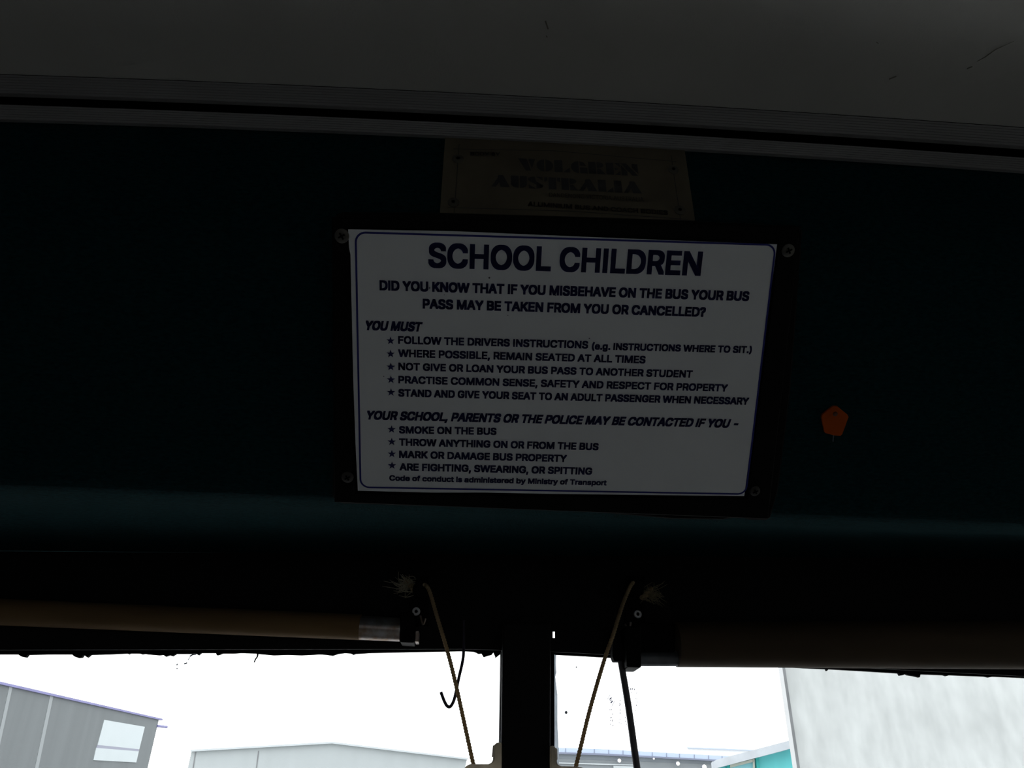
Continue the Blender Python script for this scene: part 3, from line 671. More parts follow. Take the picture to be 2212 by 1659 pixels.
    'r': [130,[[36,0,26,0,26,63,26,126,26,190,36,190,46,190,56,190,56,180,56,170,56,160,56,160,57,160,58,160,61,170,67,178,76,184,85,189,95,192,107,192,109,192,112,192,115,192,118,192,120,192,122,192,122,182,122,171,122,161,121,161,119,162,115,162,111,163,108,163,103,163,95,163,87,161,80,157,72,154,67,148,63,142,59,135,57,127,57,118,57,79,57,39,57,0,47,0]]],
    's': [182,[[106,-4,91,-4,78,-4,66,-2,56,2,46,6,37,11,31,19,24,27,20,36,18,47,27,49,37,51,47,53,49,43,54,35,62,30,70,25,79,23,91,23,104,23,114,26,122,31,130,37,134,44,134,51,134,58,132,63,127,68,122,72,115,75,106,78,96,80,85,83,75,85,57,89,45,95,36,104,28,113,23,124,23,137,23,148,26,157,33,166,39,174,47,181,58,185,68,190,80,192,94,192,107,192,118,190,127,186,136,182,144,177,149,170,155,162,159,154,162,145,153,143,143,141,134,139,132,146,127,152,121,158,115,163,106,166,94,166,82,166,73,164,65,158,58,153,54,147,54,139,54,132,57,126,62,122,67,117,75,114,86,111,95,109,105,107,115,105,132,101,145,94,153,86,161,77,166,66,166,53,166,42,162,32,156,24,150,15,141,8,130,3,119,-2]]],
    't': [114,[[69,190,102,190,102,181,102,172,102,164,69,164,36,164,3,164,3,172,3,181,3,190,36,190],[32,173,32,236,43,236,53,236,63,236,63,173,63,111,63,49,63,41,65,34,68,31,71,27,77,25,85,25,87,25,90,25,93,26,96,26,98,26,101,27,103,18,105,10,107,1,103,0,100,-1,96,-1,92,-2,88,-2,84,-2,68,-2,55,2,46,11,37,19,32,31,32,46,32,109]]],
    'u': [205,[[105,-3,91,-3,78,-3,67,0,57,5,48,11,40,19,35,29,29,40,26,53,26,69,26,110,26,150,26,190,36,190,47,190,57,190,57,150,57,111,57,72,57,57,61,46,68,37,76,29,87,25,100,25,109,25,117,27,125,31,132,35,137,41,142,48,146,56,148,65,148,76,148,114,148,152,148,190,158,190,168,190,179,190,179,126,179,63,179,0,169,0,159,0,149,0,149,15,149,31,149,46,151,46,152,46,154,46,148,28,139,16,129,8,118,1]]],
    'y': [195,[[26,-70,24,-69,26,-60,28,-52,31,-43,32,-43,34,-43,36,-44,42,-45,47,-45,52,-44,57,-44,61,-41,65,-37,69,-33,72,-26,75,-18,77,-12,79,-6,81,-1,57,63,33,126,9,190,20,190,31,190,42,190,56,152,69,115,83,78,87,66,90,55,93,43,96,32,99,21,103,10,99,10,95,10,92,10,95,21,98,32,101,43,104,55,108,66,112,78,126,115,139,152,153,190,164,190,175,190,186,190,158,117,130,44,102,-29,98,-39,94,-47,88,-54,83,-60,77,-65,70,-68,63,-71,55,-73,46,-73,41,-73,36,-72,32,-72,28,-71]]],
}
CAPH = 0.5087 * 500


def text_mesh(body, aspect, stem=0.21, shear=0.0):
    """one line as flat faces: cap height 1, width = aspect, upright strokes `stem` wide"""
    nat = sum(GLYPHS[c][0] for c in body) / CAPH
    off = 0.03
    for _ in range(6):                           # narrow the letters first, then thicken their strokes evenly
        ys = (1 - 2 * off) / CAPH
        k = aspect / (nat * (1 - 2 * off))
        off = max(0.0, (stem - 0.127 * k * (1 - 2 * off)) / 2)
    xs = ys * k
    VS, FS = [], []
    x = 0.0
    for c in body:
        if GLYPHS[c][1]:
            gv, gf = glyph_faces(c)
            for dx, dy in ((i * off, j * off) for i in (-1, 0, 1) for j in (-1, 0, 1)):   # overlapping prints thicken the strokes
                n0 = len(VS)
                for p in gv:
                    py = p.y * ys + off + dy
                    VS.append(Vector(((p.x + x) * xs + dx + py * shear, py, 0)))
                FS += [[a + n0 for a in f] for f in gf]
        x += GLYPHS[c][0]
    return VS, FS


GCACHE = {}


def glyph_faces(c):
    """triangles of one letter: outlines sampled, triangulated, kept where the winding number is not zero"""
    if c in GCACHE:
        return GCACHE[c]
    loops = []
    for l in GLYPHS[c][1]:
        n = len(l) // 6
        pts = []
        for q in range(n):
            a, b = l[q * 6:q * 6 + 6], l[((q + 1) % n) * 6:((q + 1) % n) * 6 + 6]
            p0, p1, p2, p3 = Vector(a[2:4]), Vector(a[4:6]), Vector(b[0:2]), Vector(b[2:4])
            d = p3 - p0
            bend = 0 if d.length < 1e-6 else max(abs(d.cross(p1 - p0)), abs(d.cross(p2 - p0))) / d.length
            m = 1 if bend < 1.5 else 5
            for k in range(m):
                t = k / m
                pts.append(p0 * (1 - t) ** 3 + p1 * (3 * t * (1 - t) ** 2) + p2 * (3 * t * t * (1 - t)) + p3 * t ** 3)
        loops.append([p for k, p in enumerate(pts) if (p - pts[k - 1]).length > 0.01])
    vs, es = [], []
    for lp in loops:
        n0 = len(vs)
        vs += lp
        es += [(n0 + k, n0 + (k + 1) % len(lp)) for k in range(len(lp))]
    ov, oe, of, _, _, _ = delaunay_2d_cdt(vs, es, [], 0, 1e-4)

    def winding(p):
        w = 0
        for lp in loops:
            for k in range(len(lp)):
                a, b = lp[k - 1], lp[k]
                if a.y <= p.y < b.y and (b - a).cross(p - a) > 0:
                    w += 1
                elif b.y <= p.y < a.y and (b - a).cross(p - a) < 0:
                    w -= 1
        return w
    fs = [list(f) for f in of if winding(sum((ov[i] for i in f), Vector((0, 0))) / len(f))]
    GCACHE[c] = ([Vector(p) for p in ov], fs)
    return GCACHE[c]


def write(mb, body, L, R, H, conv, nrm, stem=0.235, shear=0.0, lift=0.0004):
    """lay one line of text from frame point L to R (baseline), cap height H in frame pixels"""
    pl, pr = conv(*L), conv(*R)
    h = (conv(L[0], L[1] - H) - pl).length
    vs, fs = text_mesh(body, (pr - pl).length / h, stem, shear)
    x0, x1 = min(v.x for v in vs), max(v.x for v in vs)
    up = nrm.cross((pr - pl).normalized())
    if up.z < 0:
        up = -up
    out = [pl + (pr - pl) * ((v.x - x0) / (x1 - x0)) + up * (v.y * h) + nrm * lift for v in vs]
    mb.add(out, fs)


def star(mb, px, py, r):
    c = on_sign(px, py)
    k = (on_sign(px + r, py) - c).length
    pts = []
    for i in range(10):
        a = math.pi / 2 + i * math.pi / 5
        q = k if i % 2 == 0 else k * 0.40
        pts.append(c + SU * (q * math.cos(a)) + SV * (q * math.sin(a)) + PN * 0.0004)
    mb.add(pts + [c + PN * 0.0004], [(i, (i + 1) % 10, 10) for i in range(10)])


# ------------------------------------------------------------------ the notice
sg = thing('notice_sign', 'white sign headed SCHOOL CHILDREN with navy rules text in a black frame', 'sign', on_sign(1200, 790))
outer = [(722, 466), (738, 459), (950, 461), (1220, 469), (1500, 478), (1722, 489), (1735, 497), (1709, 840), (1682, 1060), (1665, 1120), (1655, 1125), (1620, 1124),
         (1598, 1118), (1560, 1124), (1450, 1122), (1300, 1109), (1060, 1099), (742, 1089), (722, 1082), (718, 1070)]
mb = MB().prism([on_sign(px, py, -0.002) for px, py in outer], -PN * 0.0105)
mb.build('backing_board', 'blackplastic', sg, bevel=0.002)
sheet = [(752, 495.5), (980, 499.5), (1200, 509), (1440, 519), (1678.5, 528), (1630, 900), (1607.6, 1071.6), (1200, 1067), (1050, 1064), (930, 1064), (773, 1060), (768, 960), (763, 820), (757, 550), (754, 535)]
sh = MB().prism([on_sign(px, py) for px, py in sheet], -PN * 0.003).build('printed_sheet', 'sheet', sg)
# raised bezel round the sheet
inner = [(757, 489), (1684, 521), (1613, 1078), (767, 1067)]
outb = [(716, 470), (1730, 489), (1660, 1122), (722, 1086)]
mb = MB()
for i in range(4):
    j = (i + 1) % 4
    mb.prism([on_sign(*inner[i], 0.0), on_sign(*inner[j], 0.0), on_sign(*outb[j], 0.0), on_sign(*outb[i], 0.0)], -PN * 0.006)
mb.build('frame', 'blackplastic', sg, bevel=0.0015)
# border line
def ring(corners, r, w):
    P = [on_sign(*c) for c in corners]
    cen = sum(P, Vector()) / 4
    def loop(inset):
        out = []
        for i in range(4):
            p, a, b = P[i], P[i - 1], P[(i + 1) % 4]
            da, db = (a - p).normalized(), (b - p).normalized()
            p = p + (da + db) * inset
            rr = r - inset
            ctr = p + (da + db) * rr
            for k in range(9):
                t = k / 8 * math.pi / 2
                out.append(ctr - db * (rr * math.cos(t)) - da * (rr * math.sin(t)) + PN * 0.0003)
        return out
    A, B = loop(0), loop(w)
    return MB().grid([A, B], close=True)
ring([(766, 499.5), (1677.5, 527), (1612.5, 1069), (777, 1054)], 0.0105, 0.0019).build('border_line', 'navyline', sh)
mb = MB()
S = lambda body, L, R, H, **k: write(mb, body, L, R, H, on_sign, PN, **k)
S('SCHOOL CHILDREN', (925, 578), (1513, 596), 54, stem=0.205)
S('DID YOU KNOW THAT IF YOU MISBEHAVE ON THE BUS YOUR BUS', (820, 627), (1617, 650.5), 22)
S('PASS MAY BE TAKEN FROM YOU OR CANCELLED?', (913, 666.5), (1523, 684.5), 21.5)
IT = 0.21
S('YOU MUST', (790, 713), (913.4, 716.5), 21, shear=IT)
S('FOLLOW THE DRIVERS INSTRUCTIONS', (860, 742.5), (1270, 753), 17)
S('(e.g. INSTRUCTIONS WHERE TO SIT.)', (1278, 755), (1623, 763), 15.5)
S('WHERE POSSIBLE, REMAIN SEATED AT ALL TIMES', (860, 771), (1393.7, 785), 16.8)
S('NOT GIVE OR LOAN YOUR BUS PASS TO ANOTHER STUDENT', (860.5, 799.5), (1495, 816), 16.5)
S('PRACTISE COMMON SENSE, SAFETY AND RESPECT FOR PROPERTY', (860.5, 828), (1571, 846), 16.5)
S('STAND AND GIVE YOUR SEAT TO AN ADULT PASSENGER WHEN NECESSARY', (860.5, 856.5), (1616.5, 874.5), 16.5)
S('YOUR SCHOOL, PARENTS OR THE POLICE MAY BE CONTACTED IF YOU -', (793, 906), (1594, 924.5), 19.5, shear=IT)
S('SMOKE ON THE BUS', (862, 936), (1072.4, 939.5), 16)
S('THROW ANYTHING ON OR FROM THE BUS', (862, 962.5), (1292.4, 972.5), 16)
S('MARK OR DAMAGE BUS PROPERTY', (862, 989), (1224, 998), 16)
S('ARE FIGHTING, SWEARING, OR SPITTING', (863, 1016), (1278.5, 1025.5), 16)
S('Code of conduct is administered by Ministry of Transport', (841, 1038), (1310, 1048.5), 12, stem=0.25)
for px, py in ((843.8, 736), (844, 764.3), (844.3, 792.3), (844.6, 820), (844.8, 847.3), (846, 927.3), (846.3, 954), (846.6, 980.3), (847, 1005.3)):
    star(mb, px, py, 9.6)
mb.build('lettering', 'navy', sh)
for px, py, r in ((1057, 600, 2.2), (928, 622, 1.6), (1200, 638, 1.5), (1273, 731, 1.4), (960, 637, 0.9), (1097, 681, 1.2), (829, 813, 1.1)):
    c = on_sign(px, py)
    MB().disc(c, PN, r * 0.00045, 0.0003, 8).build('speck', 'speck', sh)
for px, py, r in ((738.7, 509.6, 15.5), (1702, 541, 14.5), (751, 1030, 14), (1630, 1060, 13)):
    c = on_sign(px, py)
    rr = r * 0.00045
    s = MB().disc(c, PN, rr, 0.002, 24, dome=0.0012).build('screw', 'screw' if py < 800 else 'blackscrew', sg, smooth=True)
    mbx = MB()
    for ang in (0.5, 0.5 + math.pi / 2):
        u = SU * math.cos(ang) + SV * math.sin(ang)
        v = SU * -math.sin(ang) + SV * math.cos(ang)
        q = c + PN * 0.0031
        mbx.prism([q + u * rr * .5 + v * rr * .12, q - u * rr * .5 + v * rr * .12, q - u * rr * .5 - v * rr * .12, q + u * rr * .5 - v * rr * .12], PN * 0.0003)
    mbx.build('cross_slot', 'void', s)

# ------------------------------------------------------------------ the coachbuilder's plate
YB = Y_PANEL - 0.0025
plate_n = Vector((0, -1, 0))
on_plate = lambda px, py: at(px, py, YB)
pg = thing('builder_plate', 'tarnished gold riveted metal plate with black lettering above the white sign', 'plaque', on_plate(1220, 400))
MB().prism([on_plate(*p) for p in ((962, 292), (1478, 318), (1503, 486), (949, 474))], (0, 0.0023, 0)).build('plate', 'plate', pg)
mb = MB()
def pl_line(x0, y0, x1, y1, w=1.6):
    a, b = on_plate(x0, y0), on_plate(x1, y1)
    d = (b - a).normalized()
    s = Vector((-d.z, 0, d.x)) * (w * 0.00047 * 0.5)
    f = Vector((0, -0.0003, 0))
    mb.add([a + s + f, b + s + f, b - s + f, a - s + f], [(0, 1, 2, 3)])
q = 3.352
pp = lambda x, y: (900 + x / q, 260 + y / q)
for x0, y0, x1, y1 in ((265, 208, 1000, 222), (1000, 222, 1880, 300), (308, 172, 272, 672), (225, 632, 1100, 658), (1100, 658, 1960, 718), (1842, 255, 1915, 750)):
    pl_line(*pp(x0, y0), *pp(x1, y1))
mb.build('border_line', 'plateink', pg)


# heavy stencil capitals, drawn shape by shape in a unit-high box
def arc(cx, cy, rx, ry, a0, a1, n=10):
    return [(cx + rx * math.cos(math.radians(a0 + (a1 - a0) * i / n)), cy + ry * math.sin(math.radians(a0 + (a1 - a0) * i / n))) for i in range(n + 1)]
ST = {
    'V': (1.05, [[(0, 1), (.52, 1), (.78, 0), (.46, 0)], [(.62, 1), (1.05, 1), (.84, .18)]]),
    'O': (1.02, [arc(.47, .5, .47, .5, 90, 270) , arc(.55, .5, .47, .5, -90, 90)]),
    'L': (.95, [[(0, 1), (.50, 1), (.50, 0), (0, 0)], [(.57, 0), (.95, 0), (.95, .42), (.57, .06)]]),
    'G': (1.0, [arc(.47, .5, .47, .5, 90, 270), [(.55, 1), (.78, .93), (.95, .62), (.55, .62)], [(.55, 0), (1.0, 0), (1.0, .48), (.55, .48)]]),
    'R': (1.02, [[(0, 1), (.46, 1), (.46, 0), (0, 0)], [(.53, 1)] + arc(.60, .76, .34, .24, 90, -90, 8) + [(.53, .52)], [(.53, .46), (.72, .46), (1.04, 0), (.53, 0)]]),
    'E': (.86, [[(0, 1), (.46, 1), (.46, 0), (0, 0)], [(.53, 1), (.86, 1), (.86, .66)], [(.53, .62), (.76, .5), (.53, .38)], [(.53, 0), (.86, 0), (.86, .36)]]),
    'N': (1.08, [[(0, 1), (.34, 1), (1.02, 0), (.66, 0)], [(0, .84), (.36, .32), (.36, 0), (0, 0)], [(.68, 1), (1.04, 1), (1.04, .16), (.68, .68)]]),
    'A': (1.16, [[(.0, 0), (.28, 0), (.52, .42), (.44, .8)], [(.48, 1), (.74, 1), (1.16, 0), (.58, 0), (.40, .9)]]),
    'U': (1.0, [[(0, 1), (.48, 1), (.48, 0)] + arc(.40, .35, .40, .35, -90, -180, 6), [(.56, 1), (1.0, 1)] + arc(.64, .35, .36, .35, 0, -90, 6) + [(.56, 0)]]),
    'S': (.96, [arc(.44, .74, .44, .26, 90, 200, 8) + [(.86, .1), (.92, .3), (.50, .62)], [(.50, 1), (.92, 1), (.92, .70)], [(.04, .32), (.04, 0), (.50, 0)], arc(.52, .27, .44, .27, -90, 20, 8) + [(.52, .3)]]),
    'T': (1.0, [[(.26, 1), (.74, 1), (.74, 0), (.26, 0)], [(0, 1), (.20, 1), (.20, .72), (0, .60)], [(.80, 1), (1.0, 1), (1.0, .60), (.80, .72)]]),
    'I': (.5, [[(0, 1), (.48, 1), (.48, 0), (0, 0)]]),
}
def stencil(word, L, R, H):
    total = sum(ST[c][0] + 0.07 for c in word) - 0.07
    x = 0.0
    pl, pr = on_plate(*L), on_plate(*R)
    h = (on_plate(L[0], L[1] - H) - pl).length
    for c in word:
        w, polys = ST[c]
        for p in polys:
            mb.add([pl + (pr - pl) * ((x + px) / total) + Vector((0, -0.0004, py * h)) for px, py in p], [list(range(len(p)))])
        x += w + 0.07
mb = MB()
stencil('VOLGREN', pp(735, 362), pp(1612, 405), 86 / q)
stencil('AUSTRALIA', pp(540, 480), pp(1632, 532), 86 / q)
mb.build('lettering', 'plateink', pg)['label'] = 'heavy black stencil lettering'
mb = MB()
PW = lambda body, L, R, H, **k: write(mb, body, L, R, H, on_plate, plate_n, **k)
PW('BODY BY', pp(390, 256), pp(605, 260), 26 / q, stem=0.2)
mb.build('lettering', 'plateink', pg)['label'] = 'small heading in black at the upper left'
mb = MB()
PW('DANDENONG VICTORIA AUSTRALIA', pp(960, 555), pp(1645, 590), 30 / q, stem=0.10)
PW('ALUMINIUM BUS AND COACH BODIES', pp(805, 622), pp(1820, 686), 32 / q, stem=0.2)
mb.build('lettering', 'plateink', pg)['label'] = 'small plain black lettering'
for x, y in ((300, 280), (266, 595), (1858, 358), (1905, 652)):
    c = on_plate(*pp(x, y))
    rv = MB().disc(c, plate_n, 0.0058, 0.0010, 20, dome=0.0006).build('rivet', 'rivet', pg, smooth=True)
    MB().disc(c + plate_n * 0.0014, plate_n, 0.0017, 0.0006, 12).build('rivet_pin', 'void', rv)

# ------------------------------------------------------------------ orange tag pinned on the carpet
on_carpet = lambda px, py, l=0.0: at_plane(px, py, P45 + PN * l, PN)
tg = thing('pentagon_tag', 'small orange pentagon tag pinned to the dark carpet right of the sign', 'tag', on_carpet(1804, 908))
pent = [(1800, 877.5), (1809, 877.5), (1831, 896), (1833.5, 901), (1820, 938), (1816, 942), (1803, 941), (1784, 936), (1781, 933), (1775, 902), (1776, 896)]
MB().prism([on_carpet(px, py, 0.0035) for px, py in pent], -PN * 0.0032).build('tag_plate', 'orange', tg, bevel=0.0006)
MB().disc(on_carpet(1804, 894, 0.0034), PN, 0.0026, 0.0012, 14, dome=0.0008).build('pin', 'orangehole', tg, smooth=True)
MB().tube([on_carpet(1801, 936, 0.0012), on_carpet(1800, 945, 0.001), on_carpet(1799.5, 954, 0.0008)], 0.0005, 6).build('loose_thread', 'speck', tg)


# ------------------------------------------------------------------ roller blinds
def axis_tube(mb, x0, ya0, yb0, x1, ya1, yb1, y, seg=28):
    """cylinder whose silhouette runs from (x0: ya0..yb0) to (x1: ya1..yb1)"""
    a, b = at(x0, (ya0 + yb0) / 2, y), at(x1, (ya1 + yb1) / 2, y)
    da, db = (a - CAM), (b - CAM)
    ra = (at(x0, yb0, y) - at(x0, ya0, y)).length / 2 * 0.985
    rb = (at(x1, yb1, y) - at(x1, ya1, y)).length / 2 * 0.985
    n = 10
    mb.tube([a + (b - a) * i / n for i in range(n + 1)], [ra + (rb - ra) * i / n for i in range(n + 1)], seg)
    return mb
def wallclip(mb):
    mb.v = [clampx(v) for v in mb.v]
    return mb


YL = YH - 0.020
bl = thing('roller_blind', 'slim tan rolled blind above the left windscreen pane', 'blind', at(770, 1354, YL), 'roller blinds over the windscreen')
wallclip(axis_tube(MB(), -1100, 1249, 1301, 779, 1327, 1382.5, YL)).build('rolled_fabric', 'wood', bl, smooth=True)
axis_tube(MB(), 774, 1329, 1382, 866, 1335, 1386, YL).build('metal_ferrule', 'steel', bl, smooth=True)
mb = MB().prism([at(864, 1322, YL - 0.018), at(894, 1323, YL - 0.018), at(895, 1388.5, YL - 0.018), at(864, 1387, YL - 0.018)], (0, 0.036, 0))
mb.build('end_socket', 'blackplastic', bl, bevel=0.002)
MB().prism([at(897, 1362, YL - 0.014), at(905, 1362, YL - 0.014), at(904, 1386, YL - 0.014), at(896, 1386, YL - 0.014)], (0, 0.026, 0)).build('end_pin', 'steel', bl, bevel=0.001)
YR = YH - 0.032
br = thing('roller_blind', 'thick brown rolled blind above the right windscreen pane', 'blind', at(1458, 1391, YR), 'roller blinds over the windscreen')
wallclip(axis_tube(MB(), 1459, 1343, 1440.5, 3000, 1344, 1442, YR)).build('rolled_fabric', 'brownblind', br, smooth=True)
axis_tube(MB(), 1380, 1407, 1439.5, 1462, 1407, 1439.5, YR).build('metal_ferrule', 'dullsteel', br, smooth=True)
MB().prism([at(1350, 1352, YR - 0.02), at(1386, 1352, YR - 0.02), at(1385.5, 1442, YR - 0.02), at(1354, 1441, YR - 0.02)], (0, 0.05, 0)).build('end_socket', 'blackplastic', br, bevel=0.002)
MB().prism([at(1380, 1344, YR - 0.006), at(1458, 1346, YR - 0.006), at(1458, 1412, YR - 0.006), at(1380, 1412, YR - 0.006)], (0, 0.035, 0)).build('end_bracket', 'blackplastic', br, bevel=0.002)


# ------------------------------------------------------------------ pulley brackets, cords
def pulley(label, x, wheel, scr, arm, side_):
    t = thing('cord_pulley', label, 'pulley', at(x, 1320, YH), 'cord pulleys over the windscreen')
    w = 22
    MB().prism([at(x - w, 1245, YH - 0.004), at(x + w, 1245, YH - 0.004), at(x + w, 1352, YH - 0.004), at(x - w, 1352, YH - 0.004)], (0, 0.0038, 0)).build('bracket', 'blackplastic', t, bevel=0.0015)
    c = at(*wheel, YH - 0.022)
    MB().disc(c, (0, -1, 0), 0.0125, 0.0045, 24).disc(c + Vector((0, 0.012, 0)), (0, -1, 0), 0.0125, 0.0045, 24).disc(c + Vector((0, 0.018, 0)), (0, -1, 0), 0.007, 0.017, 20).build('wheel', 'blackplastic', t, smooth=True)
    sc = MB().disc(at(*scr, YH - 0.0046), (0, -1, 0), 0.0062, 0.0018, 24, hole=0.0019).build('screw', 'washer', t, smooth=True)
    MB().disc(at(*scr, YH - 0.0052), (0, -1, 0), 0.0023, 0.0008, 12).build('screw_socket', 'void', sc)
    MB().tube(spline([at(px, py, YH - 0.008) for px, py in arm], 6), 0.0016, 8).build('wire_clip', 'steel', t, smooth=True)
    return t
pulley('black cord pulley above the left rope, beside the slim tan blind', 905, (909, 1274), (899, 1321), [(908, 1330), (912, 1346), (915, 1348), (919, 1336)], -1)
pulley('black cord pulley above the right rope, beside the thick brown blind', 1372, (1374, 1268), (1377.5, 1327), [(1350, 1348), (1356, 1357), (1361, 1352), (1362, 1344)], 1)


def cord(label, path, knot, knot_sz, tint, seed):
    rnd = random.Random(seed)
    P = [at(px, py, y * SC) for px, py, y in path]
    t = thing('pull_cord', label, 'cord', P[0], 'blind cords beside the centre pillar')
    sp = spline(P, 46)
    MB().tube(sp, 0.0028, 12, twist=1500.0, lobes=2, depth=0.14).build('rope', 'rope', t, smooth=True)
    kx, ky = knot
    y = YH - 0.012
    # knot: a few fat loops
    mb = MB()
    for i in range(3):
        c = at(kx + (8 - 6 * i) * tint, ky + 6 - 7 * i, y)
        rr = 0.0050 - 0.0007 * i
        ax = Vector((rnd.uniform(-1, 1), rnd.uniform(-.4, .4), rnd.uniform(-1, 1))).normalized()
        u = ax.orthogonal().normalized()
        v = ax.cross(u)
        mb.tube([c + (u * math.cos(k * 0.45) + v * math.sin(k * 0.45)) * rr + ax * (k - 8) * 0.0002 for k in range(17)], 0.0028, 8)
    mb.build('knot', 'rope', t, smooth=True)
    # frayed tassel of separate strands round a soft core
    mb = MB()
    a0, a1 = knot_sz[0]
    am = (a0 + a1) / 2
    for i in range(120):
        a = rnd.gauss(am, (a1 - a0) * 0.24)
        l = min(1.15, abs(rnd.gauss(0.32, 0.13)) + 0.12) * knot_sz[1]
        p0 = at(kx + rnd.gauss(0, 7), ky + rnd.gauss(0, 7), y - rnd.uniform(-.003, .006))
        d = Vector((math.cos(a), rnd.uniform(-.6, .2), math.sin(a)))
        c = Vector((rnd.uniform(-.9, .9), rnd.uniform(-.3, .3), rnd.uniform(-1.0, .5)))
        e = Vector((rnd.uniform(-.5, .5), 0, rnd.uniform(-.5, .5)))
        pts = [p0 + d * (l * s) + c * (l * s * s * 0.6) + e * (l * math.sin(s * 4) * 0.3) for s in (0, .25, .5, .75, 1)]
        mb.tube(spline(pts, 2), [0.00062 - 0.00004 * k for k in range(9)], 4)
    mb.build('frayed_end', 'fray' if tint > 0 else 'dullfray', t)
    return t
R_ = math.radians
cord('tan rope left of the pillar, tied to a frayed pale knot', [(916, 1262, .885), (927, 1275, .882), (942, 1325, .880), (968, 1412, .882), (985, 1480, .884), (1003, 1562, .886), (1020, 1640, .888), (1027, 1668, .889)],
     (884, 1266), ((R_(95), R_(215)), 0.026), 1, 3)
cord('tan rope right of the pillar, crossing the dark rod', [(1368, 1258, .885), (1359, 1272, .880), (1343, 1312, .872), (1325, 1370, .868), (1305, 1427, .872), (1275, 1530, .878), (1254, 1615, .884), (1240, 1672, .889)],
     (1400, 1283), ((R_(-100), R_(100)), 0.024), -1, 11)

# wire hook hanging behind the left rope
hk = [(1001, 1340, .899), (1001.5, 1405, .898), (999, 1430, .896), (991, 1465, .895), (984.5, 1497, .894), (980, 1514, .893), (973, 1526, .893), (966, 1525, .893), (959.5, 1514, .893), (952.5, 1495, .893)]
tag(MB().tube(spline([at(a, b, c * SC) for a, b, c in hk], 8), 0.0022, 10).build('wire_hook', 'hook', smooth=True), 'dark bent wire hook hanging behind the left rope', 'hook')

# dark rod with sleeve hanging right of the pillar
rd = thing('hanging_rod', 'dark grey metal rod with a sleeve hanging right of the pillar', 'rod', at(1336, 1400, .885 * SC))
rp = [at(1329, 1362, .886 * SC), at(1341, 1428, .886 * SC), at(1358, 1530, .888 * SC), at(1376, 1659, .890 * SC), at(1392, 1760, .892 * SC), at(1409, 1860, .894 * SC)]
MB().tube(spline(rp, 8), [0.0047 + 0.00001 * i for i in range(41)], 14).build('shaft', 'rod', rd, smooth=True)
MB().prism([at(1324, 1358, .879 * SC), at(1337, 1356, .879 * SC), at(1352, 1424, .879 * SC), at(1349, 1428, .879 * SC), at(1327, 1428, .879 * SC), at(1323, 1418, .879 * SC)], (0, 0.018, 0)).build('sleeve', 'rubber', rd, bevel=0.0015)


# cream plastic cord cleats at either side of the pillar, cut by the lower edge of the picture
def cleat(label, pts, fin, y, hole):
    t = thing('cord_cleat', label, 'cleat', at(pts[0][0], 1650, y), 'cream cord cleats on the pillar')
    MB().prism([at(px, py, y) for px, py in pts], (0, 0.022, 0)).build('body', 'cream', t, bevel=0.002)
    MB().prism([at(px, py, y + 0.004) for px, py in fin], (0, 0.010, 0)).build('side_fin', 'cream', t, bevel=0.0005)
    return t
cleat('cream plastic cord cleat on the left side of the pillar, under the left rope',
      [(1084, 1603), (1073, 1604.5), (1067.5, 1609), (1066, 1618), (1066, 1640), (1063, 1647), (1055, 1650.5), (1015, 1650.5), (1006, 1655), (1001, 1664), (999, 1700), (1084, 1700)],
      [(1067, 1608), (1065, 1611), (1063, 1635.5), (1068, 1634)], YH - 0.03, 0)
cleat('cream plastic cord cleat on the right side of the pillar, under the right rope',
      [(1190, 1610), (1197, 1611), (1202, 1618), (1203, 1640), (1204, 1650), (1211, 1655), (1245, 1655.5), (1258, 1658), (1268, 1665), (1270, 1700), (1190, 1700)],
      [(1201, 1615), (1204, 1619), (1204.5, 1640), (1202, 1645)], YH - 0.03, 0)

# ------------------------------------------------------------------ outside
GZ = -0.85
struct(MB().box((-150, 1.5, GZ - 0.1), (150, 220, GZ)).box((-150, -120, GZ - 0.1), (150, 1.5, GZ)).build('ground', 'asphalt'))


def down(p, z=GZ):
    return Vector((p.x, p.y, z))


# left grey corrugated shed: wall receding to the right
zt = 2.23
def at_z(px, py, z):
    d = ray(px, py)
    return CAM + d * ((z + CZ - CZ - (0)) / d.z) if False else CAM + d * (z / d.z)
A = at_z(-260, 1414, zt)
B = at_z(343, 1551.5, zt)
nrm = (B - A).cross(Vector((0, 0, 1))).normalized()
if nrm.dot(CAM - A) < 0:
    nrm = -nrm
on_shed = lambda px, py, l=0.0: at_plane(px, py, A + nrm * l, nrm)
shed = thing('corrugated_shed', 'grey corrugated shed with two white panels at far left outside', 'building', down((A + B) / 2))
# wall built with real ribs
br_ = on_shed(318.5, 1663)
bdir = (br_ - on_shed(341, 1566)).normalized()
P1 = B + Vector((0, 0, -0.02))
n = 400
rows = []
for z in (0, 1):
    row = []
    for i in range(2 * n + 1):
        t = i / (2 * n)
        p = A + (B - A) * t
        q = p + nrm * (0.02 if i % 2 else -0.02)
        if z:
            k = (p.z - GZ) / -bdir.z
            q = q + bdir * k
        row.append(q)
    rows.append(row)
back = -nrm * 5
rows2 = [rows[0][-1], rows[1][-1], rows[1][-1] + back, rows[0][-1] + back]
MB().grid(rows).add(rows2, [(0, 1, 2, 3)]).add([rows[0][0], rows[0][-1], rows[0][-1] + back, rows[0][0] + back], [(0, 1, 2, 3)]).build('wall', 'shed', shed)
u = (B - A).normalized()
MB().prism([A + nrm * .06, B + u * .25 + nrm * .06, B + u * .25 + nrm * .06 - Vector((0, 0, .055)), A + nrm * .06 - Vector((0, 0, .055))], -nrm * 0.3).build('roof_flashing', 'flash', shed)
